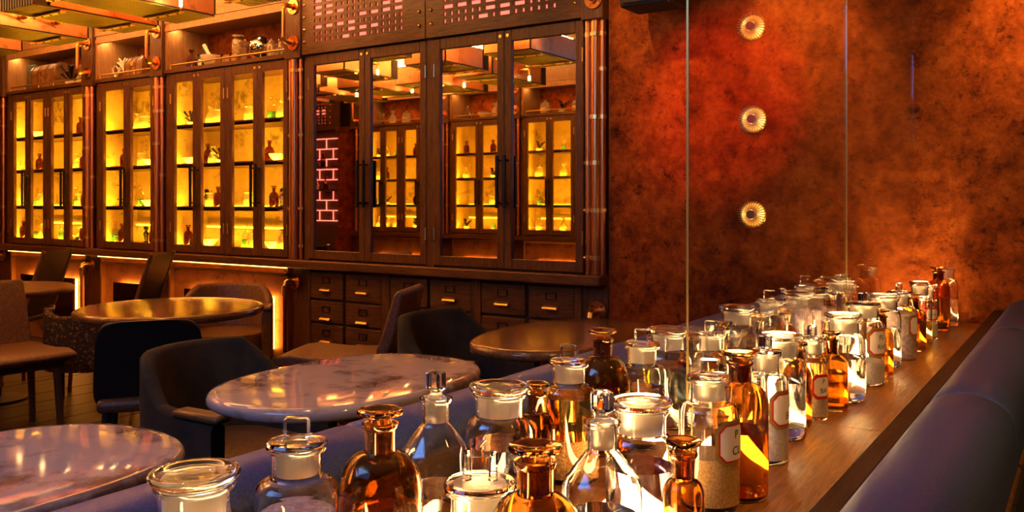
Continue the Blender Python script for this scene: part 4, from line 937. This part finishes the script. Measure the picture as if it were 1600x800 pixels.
# niche things
NZ = 2.38; NY = WALL + .12
def nx(u): return ux(u, NY)
def square_bottle(u, label, m, s=1.0, Y=NY):
    t = thing('square_bottle', label, 'bottle', (ux(u, Y), Y, NZ)); t.scale = (s, s, s)
    link('body', MB().lathe([(0, 0), (.05, 0), (.05, .10), (.03, .125), (.016, .13), (.016, .155), (.022, .158), (.022, .163), (0, .163)], 4).mesh('body', m), t)
    link('stopper', MB().lathe([(0, .163), (.016, .163), (.024, .172), (.02, .182), (0, .184)], 10).mesh('stopper', m, 50), t)
square_bottle(299, 'dark square bottle in the right niche at its left end', 'lit_amber'); square_bottle(311, 'grey blue square bottle right behind the dark one in the niche', 'slate', .85, NY + .06)
square_bottle(320, 'bottle with pale label left of the white mortar', 'slate', .95)
t = thing('paper_tag', 'pale oval label leaning before the bottle in the right niche', 'label', (nx(321), NY - .055, NZ)); MB().lathe([(0, -.03), (.02, -.025), (.026, 0), (.02, .025), (0, .03)], 16, (nx(321), NY - .055, NZ + .05), sy=.1).build('card', 'paper', t)
m_ = thing('mortar_and_pestle', 'white mortar with a leaning pestle behind the brass niche rail', 'mortar', (nx(340), NY - .06, NZ))
MB().lathe([(0, 0), (.05, 0), (.045, .012), (.075, .05), (.088, .09), (.08, .09), (.065, .05), (.03, .03), (0, .028)], 20, (nx(340), NY - .06, NZ)).build('bowl', 'ivory', m_, smooth=50)
MB().tube([(nx(340) + .02, NY - .06, NZ + .045), (nx(340) - .05, NY - .06, NZ + .13), (nx(340) - .09, NY - .06, NZ + .185)], [.022, .014, .017], 10).build('pestle', 'ivory', m_, smooth=60)
t = thing('wrapped_book', 'old leather bundle lying in the middle of the right niche', 'book', (nx(368), NY - .05, NZ))
MB().box(nx(352), nx(386), NY - .1, NY + .06, NZ, NZ + .075).build('cover', 'trunk_leather', t, bevel=.02, seg=3)
for uu in (362, 376): MB().box(nx(uu) - .006, nx(uu) + .006, NY - .103, NY + .063, NZ, NZ + .079).build('strap', 'dark_metal', t)
for u, zz, lb in ((372, NZ + .076, 'lidded jar of dried flowers standing on the leather bundle'), (426, NZ, 'clear jar of dried petals right of the silver sphere')):
    t = thing('dried_flower_jar', lb, 'jar', (nx(u), NY, zz)); P = (nx(u), NY, zz)
    MB().lathe([(0, 0), (.048, 0), (.05, .01), (.05, .13), (.044, .14), (.044, .15), (0, .15)], 16, P).build('glass', 'thin_clear', t, smooth=40)
    MB().lathe([(0, .004), (.045, .004), (.045, .12), (.03, .128), (0, .13)], 16, P).build('petals', 'dried', t, smooth=40)
    MB().lathe([(0, .15), (.046, .151), (.046, .16), (0, .162)], 16, P).build('lid', 'thin_clear' if u > 400 else 'dried', t, smooth=40)
t = thing('wooden_grinder', 'tall wooden pepper grinder in the right niche', 'grinder', (nx(391), NY - .05, NZ)); P = (nx(391), NY - .05, NZ)
MB().lathe([(0, 0), (.036, 0), (.034, .02), (.024, .08), (.028, .12), (.034, .125), (.036, .155), (.02, .165), (0, .167)], 14, P).build('body', 'chair_wood', t, smooth=40); MB().ball((P[0], P[1], NZ + .175), .010, 8).build('knob', 'brass', t, smooth=60)
t = thing('silver_sphere', 'shiny silver sphere on a small stand in the right niche', 'ornament', (nx(410), NY - .02, NZ)); P = (nx(410), NY - .02, NZ)
MB().ball((P[0], P[1], NZ + .115), .085, 24).build('sphere', 'silver', t, smooth=60); MB().lathe([(0, 0), (.05, 0), (.045, .012), (.018, .03), (.03, .04), (0, .04)], 16, P).build('stand', 'slate', t, smooth=50)
t = thing('blue_flask', 'clear stoppered flask of dark blue liquid beside the pipe handle', 'bottle', (nx(443), NY, NZ)); P = (nx(443), NY, NZ)
MB().lathe([(0, 0), (.055, 0), (.055, .13), (.04, .15), (.022, .16), (.022, .19), (.03, .193), (0, .193)], 16, P).build('glass', 'thin_clear', t, smooth=40); MB().lathe([(0, .004), (.05, .004), (.05, .075), (0, .075)], 16, P).build('liquid', 'slate', t, smooth=40); MB().lathe([(0, .193), (.022, .194), (.03, .205), (.03, .225), (0, .228)], 12, P).build('stopper', 'thin_clear', t, smooth=40)
def trunk(u0, u1, h, label):
    x0, x1 = nx(u0), nx(u1); t = thing('travel_trunk', label, 'trunk', (.5 * (x0 + x1), NY, NZ)); n = 8; m = MB(); d0, d1 = NY - .09, NY + .09
    prof = [(d0, NZ), (d0, NZ + h * .6)] + [(NY - .09 * cos(pi * k / n), NZ + h * .6 + h * .4 * sin(pi * k / n)) for k in range(1, n)] + [(d1, NZ + h * .6), (d1, NZ)]
    for x in (x0, x1): m.f.append([m.pt(x, y, z) for y, z in prof])
    k = len(prof)
    for i in range(k): m.f.append([i, (i + 1) % k, k + (i + 1) % k, k + i])
    m.build('chest', 'trunk_leather', t)
    for f_ in (.08, .36, .64, .92):
        xx = x0 + f_ * (x1 - x0); m = MB(); pts = [(NY + (y - NY) * 1.03, NZ + (z - NZ) * 1.02 + .001) for y, z in prof]
        for x in (xx - .010, xx + .010): m.f.append([m.pt(x, y, z) for y, z in pts])
        for i in range(k): m.f.append([i, (i + 1) % k, k + (i + 1) % k, k + i])
        m.build('strap', 'chair_wood', t)
    MB().box(.5 * (x0 + x1) - .02, .5 * (x0 + x1) + .02, d0 - .008, d0, NZ + h * .5, NZ + h * .68).build('lock', 'brass', t)
trunk(60, 100, .25, 'domed travel trunk with straps in the far left niche'); trunk(208, 236, .19, 'small banded chest in the middle niche')
t = thing('dark_screen', 'dark rounded slate panel standing left of the far trunk', 'panel', (nx(50), NY, NZ)); MB().box(nx(41), nx(57), NY, NY + .03, NZ, NZ + .28).build('board', 'slate', t, bevel=.012, seg=2); MB().box(nx(41) + .02, nx(57) - .02, NY + .03, NY + .12, NZ, NZ + .03).build('stand', 'dark_metal', t)
drop('dried plant', nx(112), NY, NZ, 'spiky dark dried plant right of the far travel trunk', 1.7)
drop('clear flask', nx(129), NY, NZ, 'white-topped flask at the right end of the far left niche', 1.3)
def coral(u, lb, s, rz):
    X = nx(u); t = thing('coral', lb, 'coral', (X, NY, NZ), rz); m = LM(); q = random.Random(int(u))
    def br(p, d, r, n):
        e = [p[i] + d[i] * .05 * s for i in range(3)]; m.tube([p, e], [r, r * .75], 6)
        if n:
            for k in (-1, 1): br(e, (d[0] + k * .7, d[1] + q.uniform(-.4, .4), abs(d[2]) * .9), r * .75, n - 1)
    br((0, 0, .0), (0, 0, 1), .02 * s, 3); m.build('branches', 'ivory', t, smooth=50); LM().lathe([(0, 0), (.045, 0), (.03, .018), (0, .02)], 12).build('base', 'dark_metal', t)
coral(181, 'small white branching coral in the middle niche', .8, .3); coral(196, 'larger pale branching coral left of the banded chest', 1.15, 0)
# reflected niche things
for xx, q, lb in ((-8.35, 'glass globe', 'bright globe reflected in the second mirrored door niche'), (-8.15, 'clear flask', 'clear flask reflected right of the bright globe'), (-7.9, 'pale jar', 'tall pale jar reflected in the second door niche'), (-7.5, 'amber bottle', 'amber bottle reflected at the right of the second door niche'),
                  (-6.8, 'glass globe', 'glass dome reflected in the third door niche'), (-6.58, 'white bowl', 'footed bowl reflected in the third door niche'), (-6.4, 'clear flask', 'flask reflected between the bowl and the amber bottle'), (-6.22, 'amber bottle', 'amber bottle reflected at the edge of the third door niche'),
                  (-5.65, 'pale jar', 'jar on a crate reflected in the fourth door niche'), (-5.4, 'dried plant', 'dark dried plant reflected in the fourth door niche'), (-5.2, 'pale jar', 'second pale jar reflected in the fourth door niche'), (-5.0, 'green bottle', 'green bottle reflected near the copper pipes')):
    drop(q, xx, OY - .12, NZ, lb, 1.3)
